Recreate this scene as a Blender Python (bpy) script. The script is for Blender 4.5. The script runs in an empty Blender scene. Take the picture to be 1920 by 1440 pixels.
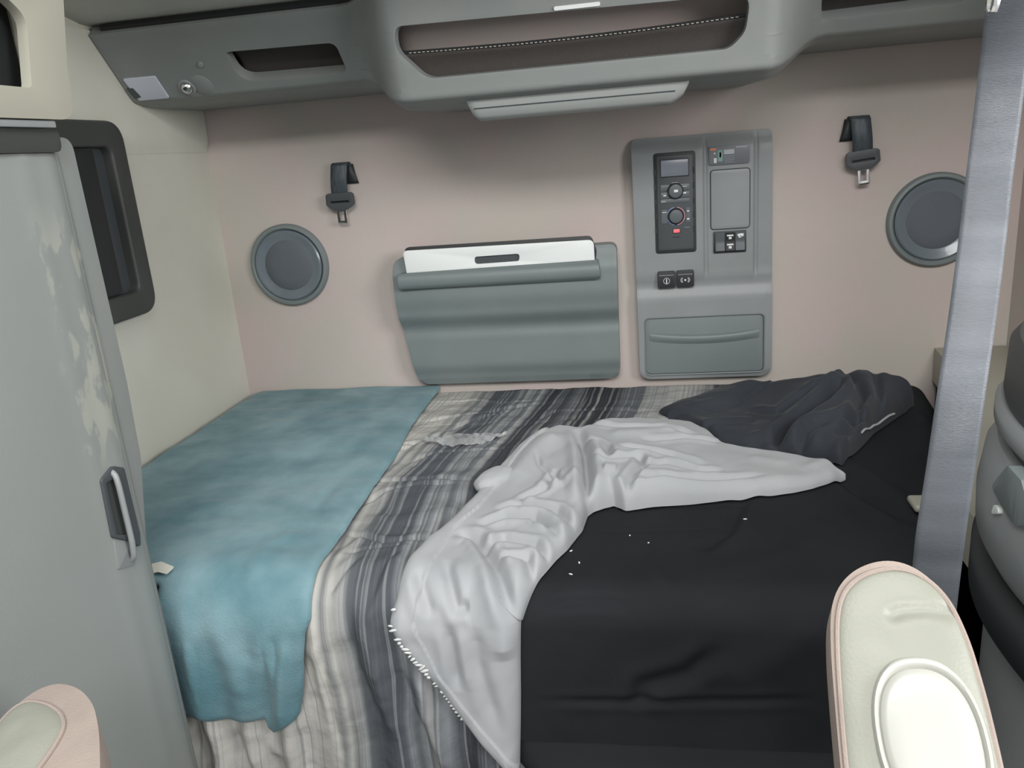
import bpy, bmesh, math, random
import numpy as np
from mathutils import Vector, Matrix
random.seed(7)
SC = bpy.context.scene
COL = SC.collection

# ------------------------------------------------------------------ camera, world, light
FPX = 1500.0
ROT = np.array([[0.98584507, -0.03095066, -0.16477728],
                [0.14902755, -0.28851026, 0.94580792],
                [-0.07681332, -0.95697643, -0.27981392]])      # world = ROT @ (right, down, forward)
CAM = np.array([0.0, -2.1, 1.26])
cd = bpy.data.cameras.new('camera'); co = bpy.data.objects.new('camera', cd); COL.objects.link(co)
cd.sensor_width = 36.0; cd.lens = FPX / 1920 * 36; cd.clip_start = 0.02
m = Matrix.Identity(4)
for i in range(3):
    m[i][0] = ROT[i, 0]; m[i][1] = -ROT[i, 1]; m[i][2] = -ROT[i, 2]; m[i][3] = CAM[i]
co.matrix_world = m
SC.camera = co
SC.view_settings.view_transform = 'Standard'; SC.view_settings.look = 'None'
SC.view_settings.gamma = 1.0; SC.view_settings.use_curve_mapping = False
SC.view_settings.exposure = 0.0
W = bpy.data.worlds.new('overcast'); SC.world = W; W.use_nodes = True
W.node_tree.nodes['Background'].inputs[0].default_value = (0.96, 0.98, 1.0, 1)
W.node_tree.nodes['Background'].inputs[1].default_value = 0.62
def area(name, loc, target, sx, sy, power, color=(1, 1, 1)):
    l = bpy.data.lights.new(name, 'AREA'); l.shape = 'RECTANGLE'; l.size = sx; l.size_y = sy
    l.energy = power; l.color = color
    o = bpy.data.objects.new(name, l); COL.objects.link(o); o.location = loc
    d = Vector(target) - Vector(loc); o.rotation_euler = d.to_track_quat('-Z', 'Y').to_euler()
    return o
area('windshield_daylight', (0.2, -4.3, 3.0), (-0.15, 0, 0.7), 2.2, 0.9, 112, (1.0, 1.0, 0.985))
area('side_window_daylight', (1.7, -2.0, 1.75), (-1.1, -0.25, 0.75), 1.1, 0.8, 40, (1.0, 1.0, 0.985))
area('overhead_fill', (0.0, -1.62, 2.4), (-0.25, -0.55, 0.5), 1.5, 0.45, 24, (1.0, 1.0, 0.99))  # added fill light from above, brightens the top of the bed

# ------------------------------------------------------------------ geometry of the cab (metres)
XL, XR = -1.147, 0.89          # side walls
ZT, YF = 0.600, -1.03          # mattress top, mattress front
def ray(p): return ROT @ np.array([p[0] - 960.0, p[1] - 720.0, FPX])
def onY(p, Y): v = ray(p); return CAM + v * ((Y - CAM[1]) / v[1])
def onZ(p, Z): v = ray(p); return CAM + v * ((Z - CAM[2]) / v[2])
def onX(p, X): v = ray(p); return CAM + v * ((X - CAM[0]) / v[0])
def onPlane(p, o, n):
    v = ray(p); n = np.array(n, float); return CAM + v * (np.dot(np.array(o) - CAM, n) / np.dot(v, n))

# ------------------------------------------------------------------ materials
def lin(c):
    if isinstance(c, str):
        c = tuple(int(c[i:i + 2], 16) / 255 for i in (0, 2, 4))
    return tuple((x / 12.92 if x <= 0.04045 else ((x + 0.055) / 1.055) ** 2.4) for x in c) + (1,)
MATS = {}
def mat(name, c1, c2=None, scale=5, rough=0.6, metal=0.0, bump=0.0, bscale=300, sheen=0.0, detail=3, spec=0.5, coat=0.0, emit=0.0, lo=0.35, hi=0.65, stretch=None, alpha=1.0, trans=0.0):
    if name in MATS: return MATS[name]
    M = bpy.data.materials.new(name); M.use_nodes = True; nt = M.node_tree; N = nt.nodes; L = nt.links
    b = N['Principled BSDF']
    b.inputs['Roughness'].default_value = rough; b.inputs['Metallic'].default_value = metal
    b.inputs['Specular IOR Level'].default_value = spec
    b.inputs['Sheen Weight'].default_value = sheen; b.inputs['Coat Weight'].default_value = coat
    b.inputs['Alpha'].default_value = alpha; b.inputs['Transmission Weight'].default_value = trans
    tc = N.new('ShaderNodeTexCoord'); src = tc.outputs['Object']
    if stretch:
        mp = N.new('ShaderNodeMapping'); mp.inputs['Scale'].default_value = stretch; L.new(src, mp.inputs[0]); src = mp.outputs[0]
    A = lin(c1)
    if c2 is not None:
        nz = N.new('ShaderNodeTexNoise'); nz.inputs['Scale'].default_value = scale; nz.inputs['Detail'].default_value = detail
        L.new(src, nz.inputs['Vector'])
        rp = N.new('ShaderNodeValToRGB'); rp.color_ramp.elements[0].position = lo; rp.color_ramp.elements[1].position = hi
        rp.color_ramp.elements[0].color = A; rp.color_ramp.elements[1].color = lin(c2)
        L.new(nz.outputs['Fac'], rp.inputs[0]); L.new(rp.outputs[0], b.inputs['Base Color'])
    else:
        b.inputs['Base Color'].default_value = A
    if emit: b.inputs['Emission Color'].default_value = A; b.inputs['Emission Strength'].default_value = emit
    if bump:
        nb = N.new('ShaderNodeTexNoise'); nb.inputs['Scale'].default_value = bscale; nb.inputs['Detail'].default_value = 2
        L.new(src, nb.inputs['Vector'])
        bp = N.new('ShaderNodeBump'); bp.inputs['Strength'].default_value = bump; bp.inputs['Distance'].default_value = 0.002
        L.new(nb.outputs['Fac'], bp.inputs['Height']); L.new(bp.outputs[0], b.inputs['Normal'])
    MATS[name] = M
    return M
felt = mat('wall_felt', 'C4B5B1', 'BDB6AE', 4, 0.95, bump=0.35, bscale=500, sheen=0.1, lo=0.4, hi=0.6, spec=0.2)
cream = mat('cream_vinyl', 'D2D1C6', 'CCCABE', 4, 0.55, bump=0.1, bscale=400)
cream2 = mat('cream_plastic', '9F9D90', None, rough=0.45)
headliner = mat('headliner', 'C4C2BA', 'BAB9B2', 6, 0.95, bump=0.2)
grey = mat('grey_plastic', '868986', '818584', 8, 0.5, bump=0.15, bscale=900)
grey_lt = mat('grey_plastic_light', '8E9193', '888C8C', 8, 0.42, bump=0.12, bscale=900)
grey_bl = mat('grey_green_plastic', '76807F', '747C7D', 8, 0.45, bump=0.15, bscale=900)
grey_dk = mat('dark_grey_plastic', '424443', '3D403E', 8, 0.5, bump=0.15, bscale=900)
spk = mat('speaker_plastic', '6F7880', '69737A', 8, 0.28, coat=0.2)
grille = mat('speaker_grille', '62686F', '5A6067', 900, 0.6, bump=0.5, bscale=1400)
rubber = mat('black_plastic', '26282A', None, rough=0.5)
charcoal = mat('charcoal_plastic', '44484B', None, rough=0.45)
doorm = None
white = mat('white_board', 'E6E9E8', None, rough=0.35)
lampw = mat('lamp_lens_white', 'C2C5D0', None, rough=0.3)
chrome = mat('chrome', 'D8D8D8', None, rough=0.18, metal=1.0)
sheetm = mat('black_sheet', '27292C', '232527', 6, 0.85, bump=0.15, bscale=700, spec=0.12)
graycloth = mat('light_grey_lining', 'A9AAAC', 'A2A4A7', 7, 0.85, bump=0.2, bscale=600, sheen=0.1, spec=0.2)
darkcloth = mat('charcoal_quilt', '34383E', '2B2E34', 6, 0.8, bump=0.15, bscale=600, sheen=0.08, spec=0.25)
webm = mat('belt_webbing_grey', '666A70', '565A60', 3, 0.34, bump=0.3, bscale=220, stretch=(1, 1, 12))
webd = mat('belt_webbing_dark', '4A5258', '3A4247', 60, 0.42, bump=0.25, bscale=400, stretch=(4, 4, .6))
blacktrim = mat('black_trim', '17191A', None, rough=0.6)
arm_v = mat('beige_vinyl', '8E8F84', '87887D', 5, 0.42, bump=0.15, bscale=350)
arm_f = mat('beige_fabric', '9A8D84', '92857D', 20, 0.9, bump=0.3, bscale=500)
arm_w = mat('ivory_plastic', 'ADADA6', None, rough=0.3)
icon = mat('icon_white', 'E4E8E6', None, rough=0.5)
floorm = mat('floor_vinyl', '2E2F30', '262728', 20, 0.8)

# worn grey door: light scuffs
def door_material():
    M = mat('worn_grey_door', '8E918E', '888C8A', 3, 0.4, bump=0.12, bscale=700)
    nt = M.node_tree; N = nt.nodes; L = nt.links; b = N['Principled BSDF']
    prev = b.inputs['Base Color'].links[0].from_socket
    tc = N.new('ShaderNodeTexCoord'); sp_ = N.new('ShaderNodeSeparateXYZ'); L.new(tc.outputs['Object'], sp_.inputs[0])
    def mr(src, a, b_, c=0, d=1):
        n = N.new('ShaderNodeMapRange'); n.interpolation_type = 'SMOOTHSTEP'
        n.inputs[1].default_value = a; n.inputs[2].default_value = b_; n.inputs[3].default_value = c; n.inputs[4].default_value = d; L.new(src, n.inputs[0]); return n.outputs[0]
    def mul(a, c):
        n = N.new('ShaderNodeMath'); n.operation = 'MULTIPLY'; L.new(a, n.inputs[0]); L.new(c, n.inputs[1]); return n.outputs[0]
    # wear patch along the upper part of the door's far edge (object y ~ .27 to .35, z ~ .85 to 1.25)
    reg = mul(mul(mr(sp_.outputs[1], .185, .225), mr(sp_.outputs[2], .84, .95)), mr(sp_.outputs[2], 1.26, 1.16))
    nz = N.new('ShaderNodeTexNoise'); nz.inputs['Scale'].default_value = 26; nz.inputs['Detail'].default_value = 3
    mp = N.new('ShaderNodeMapping'); mp.inputs['Scale'].default_value = (1, 1.5, .7); L.new(tc.outputs['Object'], mp.inputs[0]); L.new(mp.outputs[0], nz.inputs['Vector'])
    f_ = mul(reg, mr(nz.outputs['Fac'], .50, .58))
    mx = N.new('ShaderNodeMix'); mx.data_type = 'RGBA'; mx.inputs[7].default_value = lin('A4A79C'); L.new(mul(f_, mr(nz.outputs['Fac'], 0, 1, .75, .75)), mx.inputs[0]); L.new(prev, mx.inputs[6]); L.new(mx.outputs[2], b.inputs['Base Color'])
    return M
doorm = door_material()

# striped fabric: stripes run with the uv "u" coordinate
def striped():
    M = bpy.data.materials.new('striped_fabric'); M.use_nodes = True; nt = M.node_tree; N = nt.nodes; L = nt.links
    b = N['Principled BSDF']; b.inputs['Roughness'].default_value = 0.85; b.inputs['Specular IOR Level'].default_value = 0.2
    uv = N.new('ShaderNodeUVMap'); sep = N.new('ShaderNodeSeparateXYZ'); L.new(uv.outputs[0], sep.inputs[0])
    # u is stored as (x - start)/1.2
    rp = N.new('ShaderNodeValToRGB'); cr = rp.color_ramp
    st = [(0.00, 'B8B6B0'), (0.060, 'B2B0AA'), (0.068, '77797A'), (0.078, 'A6A5A0'), (0.088, '66696B'), (0.097, '989998'), (0.105, '5C6063'), (0.115, '505358'), (0.165, '4C5055'),
          (0.172, '808487'), (0.182, '54585C'), (0.195, '8A8D90'), (0.205, '5A5E62'), (0.222, '7E8285'), (0.235, '484B50'), (0.255, '2E3035'), (0.275, '5A5D62'), (0.285, '2E3035'), (0.31, '66696D'),
          (0.325, '34363B'), (0.39, '34363B'), (0.41, '5C5F64'), (0.45, '606368'), (0.465, '9C9D9D'), (0.50, 'A09F9D'), (0.53, 'B4B3AF'), (0.57, '9A9A9A'), (0.60, '4A4C50'), (1.0, '33353A')]
    cr.elements[0].position = st[0][0]; cr.elements[0].color = lin(st[0][1])
    cr.elements[1].position = 1.0; cr.elements[1].color = lin(st[-1][1])
    for p, c in st[1:-1]:
        e = cr.elements.new(p); e.color = lin(c)
    L.new(sep.outputs[0], rp.inputs[0])
    def band(scale, lo, hi, col, prev, fac):
        n = N.new('ShaderNodeTexNoise'); n.noise_dimensions = '2D'; n.inputs['Scale'].default_value = 1; n.inputs['Detail'].default_value = 1
        mp = N.new('ShaderNodeMapping'); mp.inputs['Scale'].default_value = (scale, 0.8, 1); mp.inputs['Location'].default_value = (scale * .37, 0, 0)
        L.new(uv.outputs[0], mp.inputs[0]); L.new(mp.outputs[0], n.inputs['Vector'])
        r = N.new('ShaderNodeMapRange'); r.inputs[1].default_value = lo; r.inputs[2].default_value = hi; r.inputs[4].default_value = fac
        L.new(n.outputs['Fac'], r.inputs[0])
        mx = N.new('ShaderNodeMix'); mx.data_type = 'RGBA'; mx.inputs[7].default_value = lin(col)
        L.new(r.outputs[0], mx.inputs[0]); L.new(prev, mx.inputs[6])
        return mx.outputs[2]
    c = band(130, 0.56, 0.64, 'A0A2A2', rp.outputs[0], 0.38)
    c = band(200, 0.58, 0.63, '5A5C60', c, 0.38)
    c = band(60, 0.62, 0.68, 'B4B2AC', c, 0.35)
    L.new(c, b.inputs['Base Color'])
    nb = N.new('ShaderNodeTexNoise'); nb.inputs['Scale'].default_value = 40; nb.inputs['Detail'].default_value = 4
    tc = N.new('ShaderNodeTexCoord'); L.new(tc.outputs['Object'], nb.inputs['Vector'])
    bp = N.new('ShaderNodeBump'); bp.inputs['Strength'].default_value = 0.3; bp.inputs['Distance'].default_value = 0.01
    L.new(nb.outputs['Fac'], bp.inputs['Height']); L.new(bp.outputs[0], b.inputs['Normal'])
    return M
stripem = striped()
def fleece():
    M = mat('teal_fleece', '4E747D', '77949B', 9, 0.95, bump=0.5, bscale=260, sheen=0.12, lo=0.33, hi=0.68, detail=5)
    return M
tealm = fleece()

# ------------------------------------------------------------------ object helpers
def thing(name, label, cat, loc, group=None, kind=None):
    o = bpy.data.objects.new(name, None); COL.objects.link(o); o.location = loc; o.empty_display_size = 0.05
    if label: o['label'] = label
    if cat: o['category'] = cat
    if group: o['group'] = group
    if kind: o['kind'] = kind
    return o
def rootloc(o):
    v = Vector((0, 0, 0))
    while o is not None: v = v + o.location; o = o.parent
    return v
def link(name, me, material, parent=None, angle=40, label=None, kind=None, loc=None):
    """me holds world coordinates; it is re-based to the parent's origin (or to loc)"""
    if parent is not None: off = rootloc(parent)
    else: off = Vector(loc) if loc is not None else Vector((0, 0, 0))
    me.transform(Matrix.Translation(-off))
    for p in me.polygons: p.use_smooth = True
    if angle is not None: me.set_sharp_from_angle(angle=math.radians(angle))
    if isinstance(material, (list, tuple)):
        for q in material: me.materials.append(q)
    else: me.materials.append(material)
    o = bpy.data.objects.new(name, me); COL.objects.link(o)
    if parent is not None: o.parent = parent
    else: o.location = off
    if label: o['label'] = label
    if kind: o['kind'] = kind
    me.update()
    return o
def tag(o, label, cat, group=None):
    o['label'] = label; o['category'] = cat
    if group: o['group'] = group
    return o
def bm_mesh(bm, name='m'):
    bmesh.ops.recalc_face_normals(bm, faces=bm.faces)
    me = bpy.data.meshes.new(name); bm.to_mesh(me); bm.free(); return me
def grid_mesh(P, uv=None, closed_u=False, closed_v=False):
    n, k = P.shape[:2]
    idx = np.arange(n * k).reshape(n, k)
    a = idx if not closed_u else np.vstack([idx, idx[:1]])
    if closed_v: a = np.hstack([a, a[:, :1]])
    F = np.stack([a[:-1, :-1], a[1:, :-1], a[1:, 1:], a[:-1, 1:]], -1).reshape(-1, 4)
    me = bpy.data.meshes.new('g')
    me.vertices.add(n * k); me.vertices.foreach_set('co', P.reshape(-1).astype(float))
    me.loops.add(F.size); me.loops.foreach_set('vertex_index', F.reshape(-1).astype(np.int32))
    me.polygons.add(len(F)); me.polygons.foreach_set('loop_start', np.arange(0, F.size, 4, dtype=np.int32))
    me.update(calc_edges=True); me.validate()
    if uv is not None:
        l = me.uv_layers.new(name='UVMap'); l.data.foreach_set('uv', uv.reshape(-1, 2)[F.reshape(-1)].reshape(-1).astype(float))
    return me
def box_bm(x0, x1, y0, y1, z0, z1, bev=0.0, seg=3, bm=None):
    b = bm or bmesh.new()
    vs = bmesh.ops.create_cube(b, size=1.0)['verts']
    for v in vs:
        v.co = Vector((x0 + (v.co.x + .5) * (x1 - x0), y0 + (v.co.y + .5) * (y1 - y0), z0 + (v.co.z + .5) * (z1 - z0)))
    if bev:
        es = list({e for v in vs for e in v.link_edges})
        bmesh.ops.bevel(b, geom=es, offset=bev, segments=seg, profile=0.5, affect='EDGES')
    return b
def box(name, x0, x1, y0, y1, z0, z1, m, parent=None, bev=0.0, **k):
    return link(name, bm_mesh(box_bm(x0, x1, y0, y1, z0, z1, bev)), m, parent, **k)
def fillet(pts, r, n=6):
    """round the corners of a 2D polygon; r number or list"""
    out = []; k = len(pts)
    for i in range(k):
        p = np.array(pts[i], float); a = np.array(pts[i - 1], float); b = np.array(pts[(i + 1) % k], float)
        rr = r[i] if isinstance(r, (list, tuple)) else r
        if rr <= 0: out.append(tuple(p)); continue
        u = a - p; v = b - p; lu = np.linalg.norm(u); lv = np.linalg.norm(v); u /= lu; v /= lv
        ang = math.acos(max(-1, min(1, float(np.dot(u, v)))))
        if ang > math.pi - .05: out.append(tuple(p)); continue
        t = min(rr / math.tan(ang / 2), lu * .48, lv * .48)
        p0 = p + u * t; p1 = p + v * t
        for j in range(n + 1):
            s = j / n
            out.append(tuple(p0 * (1 - s) ** 2 + p * 2 * s * (1 - s) * 1.0 + p1 * s * s))
    return out
def circle2(cx, cy, r, n=40, ry=None):
    ry = ry or r
    return [(cx + r * math.cos(2 * math.pi * i / n), cy + ry * math.sin(2 * math.pi * i / n)) for i in range(n)]
class Frame:
    """2D frame standing in the world: local (a, b, n) -> world"""
    def __init__(s, o, U, V): s.o = np.array(o, float); s.U = np.array(U, float); s.V = np.array(V, float); s.N = np.cross(s.U, s.V)
    def p2(s, px):      # photo direction -> plane coordinates
        w = onPlane(px, s.o, s.N) - s.o; return (float(w @ s.U), float(w @ s.V))
    def w(s, a, b, n=0): return s.o + s.U * a + s.V * b + s.N * n
def plate_bm(outline, holes=(), depth=0.01, bevel=0.0, seg=2, cuts=None, back=0.0):
    """flat plate from n=back to n=depth; front edges bevelled"""
    bm = bmesh.new()
    es = []
    for loop in [outline] + list(holes):
        vs = [bm.verts.new((x, y, back)) for x, y in loop]
        for i in range(len(vs)): es.append(bm.edges.new((vs[i - 1], vs[i])))
    bmesh.ops.triangle_fill(bm, use_beauty=True, use_dissolve=False, edges=es)
    fs = list(bm.faces)
    r = bmesh.ops.extrude_face_region(bm, geom=fs)
    tv = [v for v in r['geom'] if isinstance(v, bmesh.types.BMVert)]
    for v in tv: v.co.z = depth
    bm.normal_update()
    if bevel:
        tvs = set(tv); ed = []
        for e in bm.edges:
            if e.verts[0] in tvs and e.verts[1] in tvs and len(e.link_faces) == 2:
                if abs(e.link_faces[0].normal.z) > .9 and abs(e.link_faces[1].normal.z) < .1 or abs(e.link_faces[1].normal.z) > .9 and abs(e.link_faces[0].normal.z) < .1: ed.append(e)
        bmesh.ops.bevel(bm, geom=ed, offset=bevel, segments=seg, profile=0.5, affect='EDGES', clamp_overlap=True)
    if cuts:
        xs, ys = cuts
        for x in xs: bmesh.ops.bisect_plane(bm, geom=bm.verts[:] + bm.edges[:] + bm.faces[:], plane_co=(x, 0, 0), plane_no=(1, 0, 0))
        for y in ys: bmesh.ops.bisect_plane(bm, geom=bm.verts[:] + bm.edges[:] + bm.faces[:], plane_co=(0, y, 0), plane_no=(0, 1, 0))
    return bm
def plate(name, fr, outline, m, parent=None, holes=(), depth=0.01, bevel=0.0, back=0.0, cuts=None, disp=None, seg=2, **k):
    bm = plate_bm(outline, holes, depth, bevel, seg, cuts, back)
    for v in bm.verts:
        a, b, n = v.co
        if disp: a, b, n = disp(a, b, n)
        v.co = Vector(fr.w(a, b, n))
    return link(name, bm_mesh(bm), m, parent, **k)
def tube_pts(pts, r, n=8, closed=False, cap=True):
    P = np.array(pts, float); k = len(P)
    rr = np.array(r) if hasattr(r, '__len__') else np.full(k, r)
    if closed: T = np.roll(P, -1, 0) - np.roll(P, 1, 0)
    else: T = np.gradient(P, axis=0)
    T /= np.linalg.norm(T, axis=1)[:, None] + 1e-12
    ref = np.array([0, 0, 1.0]) if abs(T[0][2]) < .9 else np.array([1.0, 0, 0])
    A = np.cross(T[0], ref); A /= np.linalg.norm(A); out = []
    for i in range(k):
        A = A - T[i] * (A @ T[i]); A /= np.linalg.norm(A) + 1e-12; B = np.cross(T[i], A)
        out.append([P[i] + rr[i] * (A * math.cos(t) + B * math.sin(t)) for t in np.linspace(0, 2 * math.pi, n, endpoint=False)])
    G = np.array(out)
    if cap and not closed: G = np.concatenate([np.repeat(P[:1, None], n, 1), G, np.repeat(P[-1:, None], n, 1)])
    return grid_mesh(G, closed_u=closed, closed_v=True)
def tube(name, pts, r, m, parent=None, n=8, closed=False, **k): return link(name, tube_pts(pts, r, n, closed), m, parent, **k)
def lathe(name, center, axis_fr, prof, m, parent=None, n=64, **k):
    """prof: list of (radius, height along N)"""
    G = np.array([[axis_fr.o * 0 + np.array(center) + axis_fr.U * (r * math.cos(t)) + axis_fr.V * (r * math.sin(t)) + axis_fr.N * h
                   for t in np.linspace(0, 2 * math.pi, n, endpoint=False)] for r, h in prof])
    me = grid_mesh(G, closed_v=True)
    bm = bmesh.new(); bm.from_mesh(me); bmesh.ops.remove_doubles(bm, verts=bm.verts, dist=1e-6); bmesh.ops.recalc_face_normals(bm, faces=bm.faces)
    bm.to_mesh(me); bm.free()
    return link(name, me, m, parent, **k)
def interp(x, pts):
    xs = [p[0] for p in pts]; ys = [p[1] for p in pts]
    return np.interp(x, xs, ys)
def smooth_interp(x, pts):
    """piecewise cosine blend"""
    for i in range(len(pts) - 1):
        a, b = pts[i], pts[i + 1]
        if x <= b[0]:
            t = max(0, min(1, (x - a[0]) / (b[0] - a[0]))); t = t * t * (3 - 2 * t)
            return a[1] + (b[1] - a[1]) * t
    return pts[-1][1]
def sstep(x, a, b):
    t = np.clip((x - a) / (b - a), 0, 1); return t * t * (3 - 2 * t)

# ------------------------------------------------------------------ setting
def struct(name, bmm, m, **k):
    o = link(name, bmm if isinstance(bmm, bpy.types.Mesh) else bm_mesh(bmm), m, None, **k); o['kind'] = 'structure'; return o
struct('wall_back', box_bm(XL - .05, XR + .05, 0, 0.04, 0, 1.585), felt)
struct('floor', box_bm(XL - .05, XR + .15, -3.4, 0.04, -0.04, 0), floorm)
struct('wall_left', box_bm(XL - .04, XL, -3.3, 0.0, 0, 1.75), cream)
# upper ledge of the left wall swells inwards above z = 1.33
G = np.array([[[XL + dx, y, z] for y in np.linspace(-.002, -3.2, 30)] for z, dx in [(1.318, .001), (1.328, .003), (1.336, .006), (1.35, .009), (1.38, .010), (1.45, .011), (1.57, .012), (1.57, .001)]])
struct('trim_1', grid_mesh(G, closed_u=True), cream, angle=50)
struct('wall_right', box_bm(XR, XR + .04, -.985, 0, 0, 1.75), felt)
bm = bmesh.new()
bm.faces.new([bm.verts.new(v) for v in [(0, 0.04, 1.585), (0, -.43, 1.582), (0, -1.02, 1.70), (0, -1.02, 1.74), (0, -.43, 1.63), (0, .04, 1.63)]])
r = bmesh.ops.extrude_face_region(bm, geom=bm.faces[:]); 
for v in bm.verts: v.co.x = XL - .05
for v in r['geom']:
    if isinstance(v, bmesh.types.BMVert): v.co.x = XR + .05
struct('ceiling', bm, headliner)
FB = Frame((0, 0, 0), (1, 0, 0), (0, 0, 1))      # back wall: a = x, b = z, normal -Y (towards the viewer)
assert FB.N[1] < -.9

# ------------------------------------------------------------------ value noise / ridges for cloth
rng = np.random.default_rng(5)
TAB = rng.random((256, 256))
def vnoise(x, y):
    xi = np.floor(x).astype(int); yi = np.floor(y).astype(int); fx = x - xi; fy = y - yi
    fx = fx * fx * fx * (fx * (fx * 6 - 15) + 10); fy = fy * fy * fy * (fy * (fy * 6 - 15) + 10)
    g = lambda i, j: TAB[i % 256, j % 256]
    return (g(xi, yi) * (1 - fx) + g(xi + 1, yi) * fx) * (1 - fy) + (g(xi, yi + 1) * (1 - fx) + g(xi + 1, yi + 1) * fx) * fy
def fbm(x, y, o=3):
    s = 0; a = 1; t = 0
    for i in range(o): s = s + a * vnoise(x * 2 ** i + 17 * i, y * 2 ** i + 31 * i); t += a; a *= .5
    return s / t - .5
def seg_dist(x, s, pts):
    best = np.full(x.shape, 1e9); tt = np.zeros(x.shape)
    n = len(pts) - 1
    for i in range(n):
        a = np.array(pts[i]); b = np.array(pts[i + 1]); d = b - a; l2 = d @ d + 1e-12
        t = np.clip(((x - a[0]) * d[0] + (s - a[1]) * d[1]) / l2, 0, 1)
        q = np.hypot(x - a[0] - t * d[0], s - a[1] - t * d[1])
        m_ = q < best; best = np.where(m_, q, best); tt = np.where(m_, (i + t) / n, tt)
    return best, tt
def b2(p, off=0.0):
    """photo direction -> bed coordinates (x, s): s runs from the wall over the top and down the front"""
    w = onZ(p, ZT + off)
    if w[1] > YF - off and w[2] < CAM[2]: return (float(w[0]), float(max(-w[1], 0.0)))
    w = onY(p, YF - off); return (float(w[0]), float(-YF + (ZT + off - w[2])))
SF = -YF
def catmull(P, n):
    P = np.array(P, float); d = np.r_[0, np.cumsum(np.linalg.norm(np.diff(P, axis=0), axis=1))]
    u = np.linspace(0, d[-1], n)
    Q = np.stack([np.interp(u, d, P[:, i]) for i in range(P.shape[1])], 1)
    k = max(1, n // (len(P) * 3))
    for _ in range(k):
        Q[1:-1] = (Q[:-2] + Q[1:-1] * 2 + Q[2:]) / 4
    return Q
R_ = 0.055
def base(s):
    """rounded bed profile; returns y, z and normal (ny, nz)"""
    s = np.asarray(s, float)
    q = math.pi / 2 * R_
    s0 = SF - R_
    # top | arc | front ; arc compressed so that s stays continuous
    L2 = 2 * R_
    t = np.clip((s - s0) / L2, 0, 1); th = t * math.pi / 2
    y = np.where(s < s0, -s, -(s0 + R_ * np.sin(th))); z = np.where(s < s0, ZT, ZT - R_ + R_ * np.cos(th))
    fr = s > s0 + L2
    z = np.where(fr, ZT - R_ - (s - s0 - L2), z)
    return y, z, -np.sin(th), np.cos(th)
def ridges(x, s, lst, off=0.02, sh=.45):
    h = 0
    for r in lst:
        pts, amp, wid = r[0], r[1], r[2]
        q = [b2(p, off) for p in pts]
        d, t = seg_dist(x, s, q)
        taper = np.minimum(1, np.minimum(t, 1 - t) * 5)
        h = h + amp * taper * np.exp(-(d / wid) ** 2)
        if amp < 0: h = h - amp * sh * taper * np.exp(-((d - wid * 1.9) / (wid * 1.1)) ** 2)     # shoulders of a crease
    return h
SHEET_R = [
    ([(1100, 954), (1300, 950), (1500, 945)], -.0012, .005), ([(1067, 996), (1250, 994), (1440, 990)], -.0014, .004),
    ([(1394, 935), (1362, 1002), (1308, 1034)], -.006, .012), ([(1430, 920), (1400, 990), (1350, 1040)], .006, .014),
    ([(1575, 860), (1650, 910), (1725, 965)], .012, .022), ([(1560, 890), (1640, 940), (1715, 985)], -.008, .012),
    ([(1500, 905), (1560, 885), (1600, 850)], .007, .015), ([(1690, 760), (1740, 790)], .008, .015),
    ([(1358, 1205), (1290, 1260), (1209, 1282), (1190, 1330)], -.008, .014), ([(1017, 1137), (1071, 1117), (1125, 1117), (1190, 1130)], -.004, .010),
    ([(1000, 1310), (1250, 1312), (1540, 1308)], -.004, .007), ([(1330, 1290), (1450, 1230), (1560, 1160)], .006, .03),
    ([(1240, 1000), (1220, 1060), (1260, 1110)], .004, .012), ([(1450, 1060), (1520, 1010), (1560, 960)], .005, .02),
]
COMF_R = [
    ([(717, 862), (787, 829), (867, 792), (1008, 754)], -.007, .006), ([(696, 904), (767, 900), (833, 896), (900, 902)], -.008, .006),
    ([(662, 954), (725, 921), (787, 908), (860, 906)], -.006, .005), ([(633, 996), (725, 1014), (767, 1006), (820, 1000)], -.007, .006),
    ([(640, 1040), (708, 1025), (775, 1017)], -.004, .004), ([(742, 840), (792, 828), (860, 826), (967, 829)], -.007, .006),
    ([(758, 870), (817, 850), (900, 842), (975, 837)], -.005, .005), ([(790, 790), (850, 782), (930, 768), (1010, 756)], -.006, .006),
    ([(808, 757), (890, 748), (935, 755), (1020, 748)], -.006, .005), ([(1000, 790), (1040, 770), (1130, 765), (1250, 770)], -.005, .006),
    ([(620, 1060), (650, 1030), (690, 1000), (740, 930)], .006, .01), ([(600, 1110), (640, 1070), (680, 1040)], -.006, .006),
    ([(670, 1150), (700, 1100), (740, 1040), (780, 1000)], .006, .01), ([(690, 1120), (720, 1060), (760, 1020)], -.006, .007),
    ([(580, 1100), (585, 1200), (610, 1320)], .004, .008), ([(620, 1120), (630, 1220), (660, 1340)], .006, .010), ([(650, 1120), (660, 1220), (700, 1330)], -.008, .009),
    ([(700, 1200), (710, 1280), (740, 1360)], .008, .012), ([(740, 1230), (760, 1300), (800, 1370)], -.008, .010), ([(600, 1180), (610, 1260), (640, 1390)], -.006, .007),
    ([(780, 1290), (810, 1350), (860, 1430)], .008, .012), ([(1180, 750), (1200, 775)], -.004, .01), ([(1100, 738), (1110, 760)], -.005, .012),
    ([(420, 1340), (450, 1390), (480, 1430)], -.008, .012), ([(480, 1330), (520, 1400)], .008, .012), ([(560, 1340), (570, 1430)], -.008, .012),
]
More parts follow.
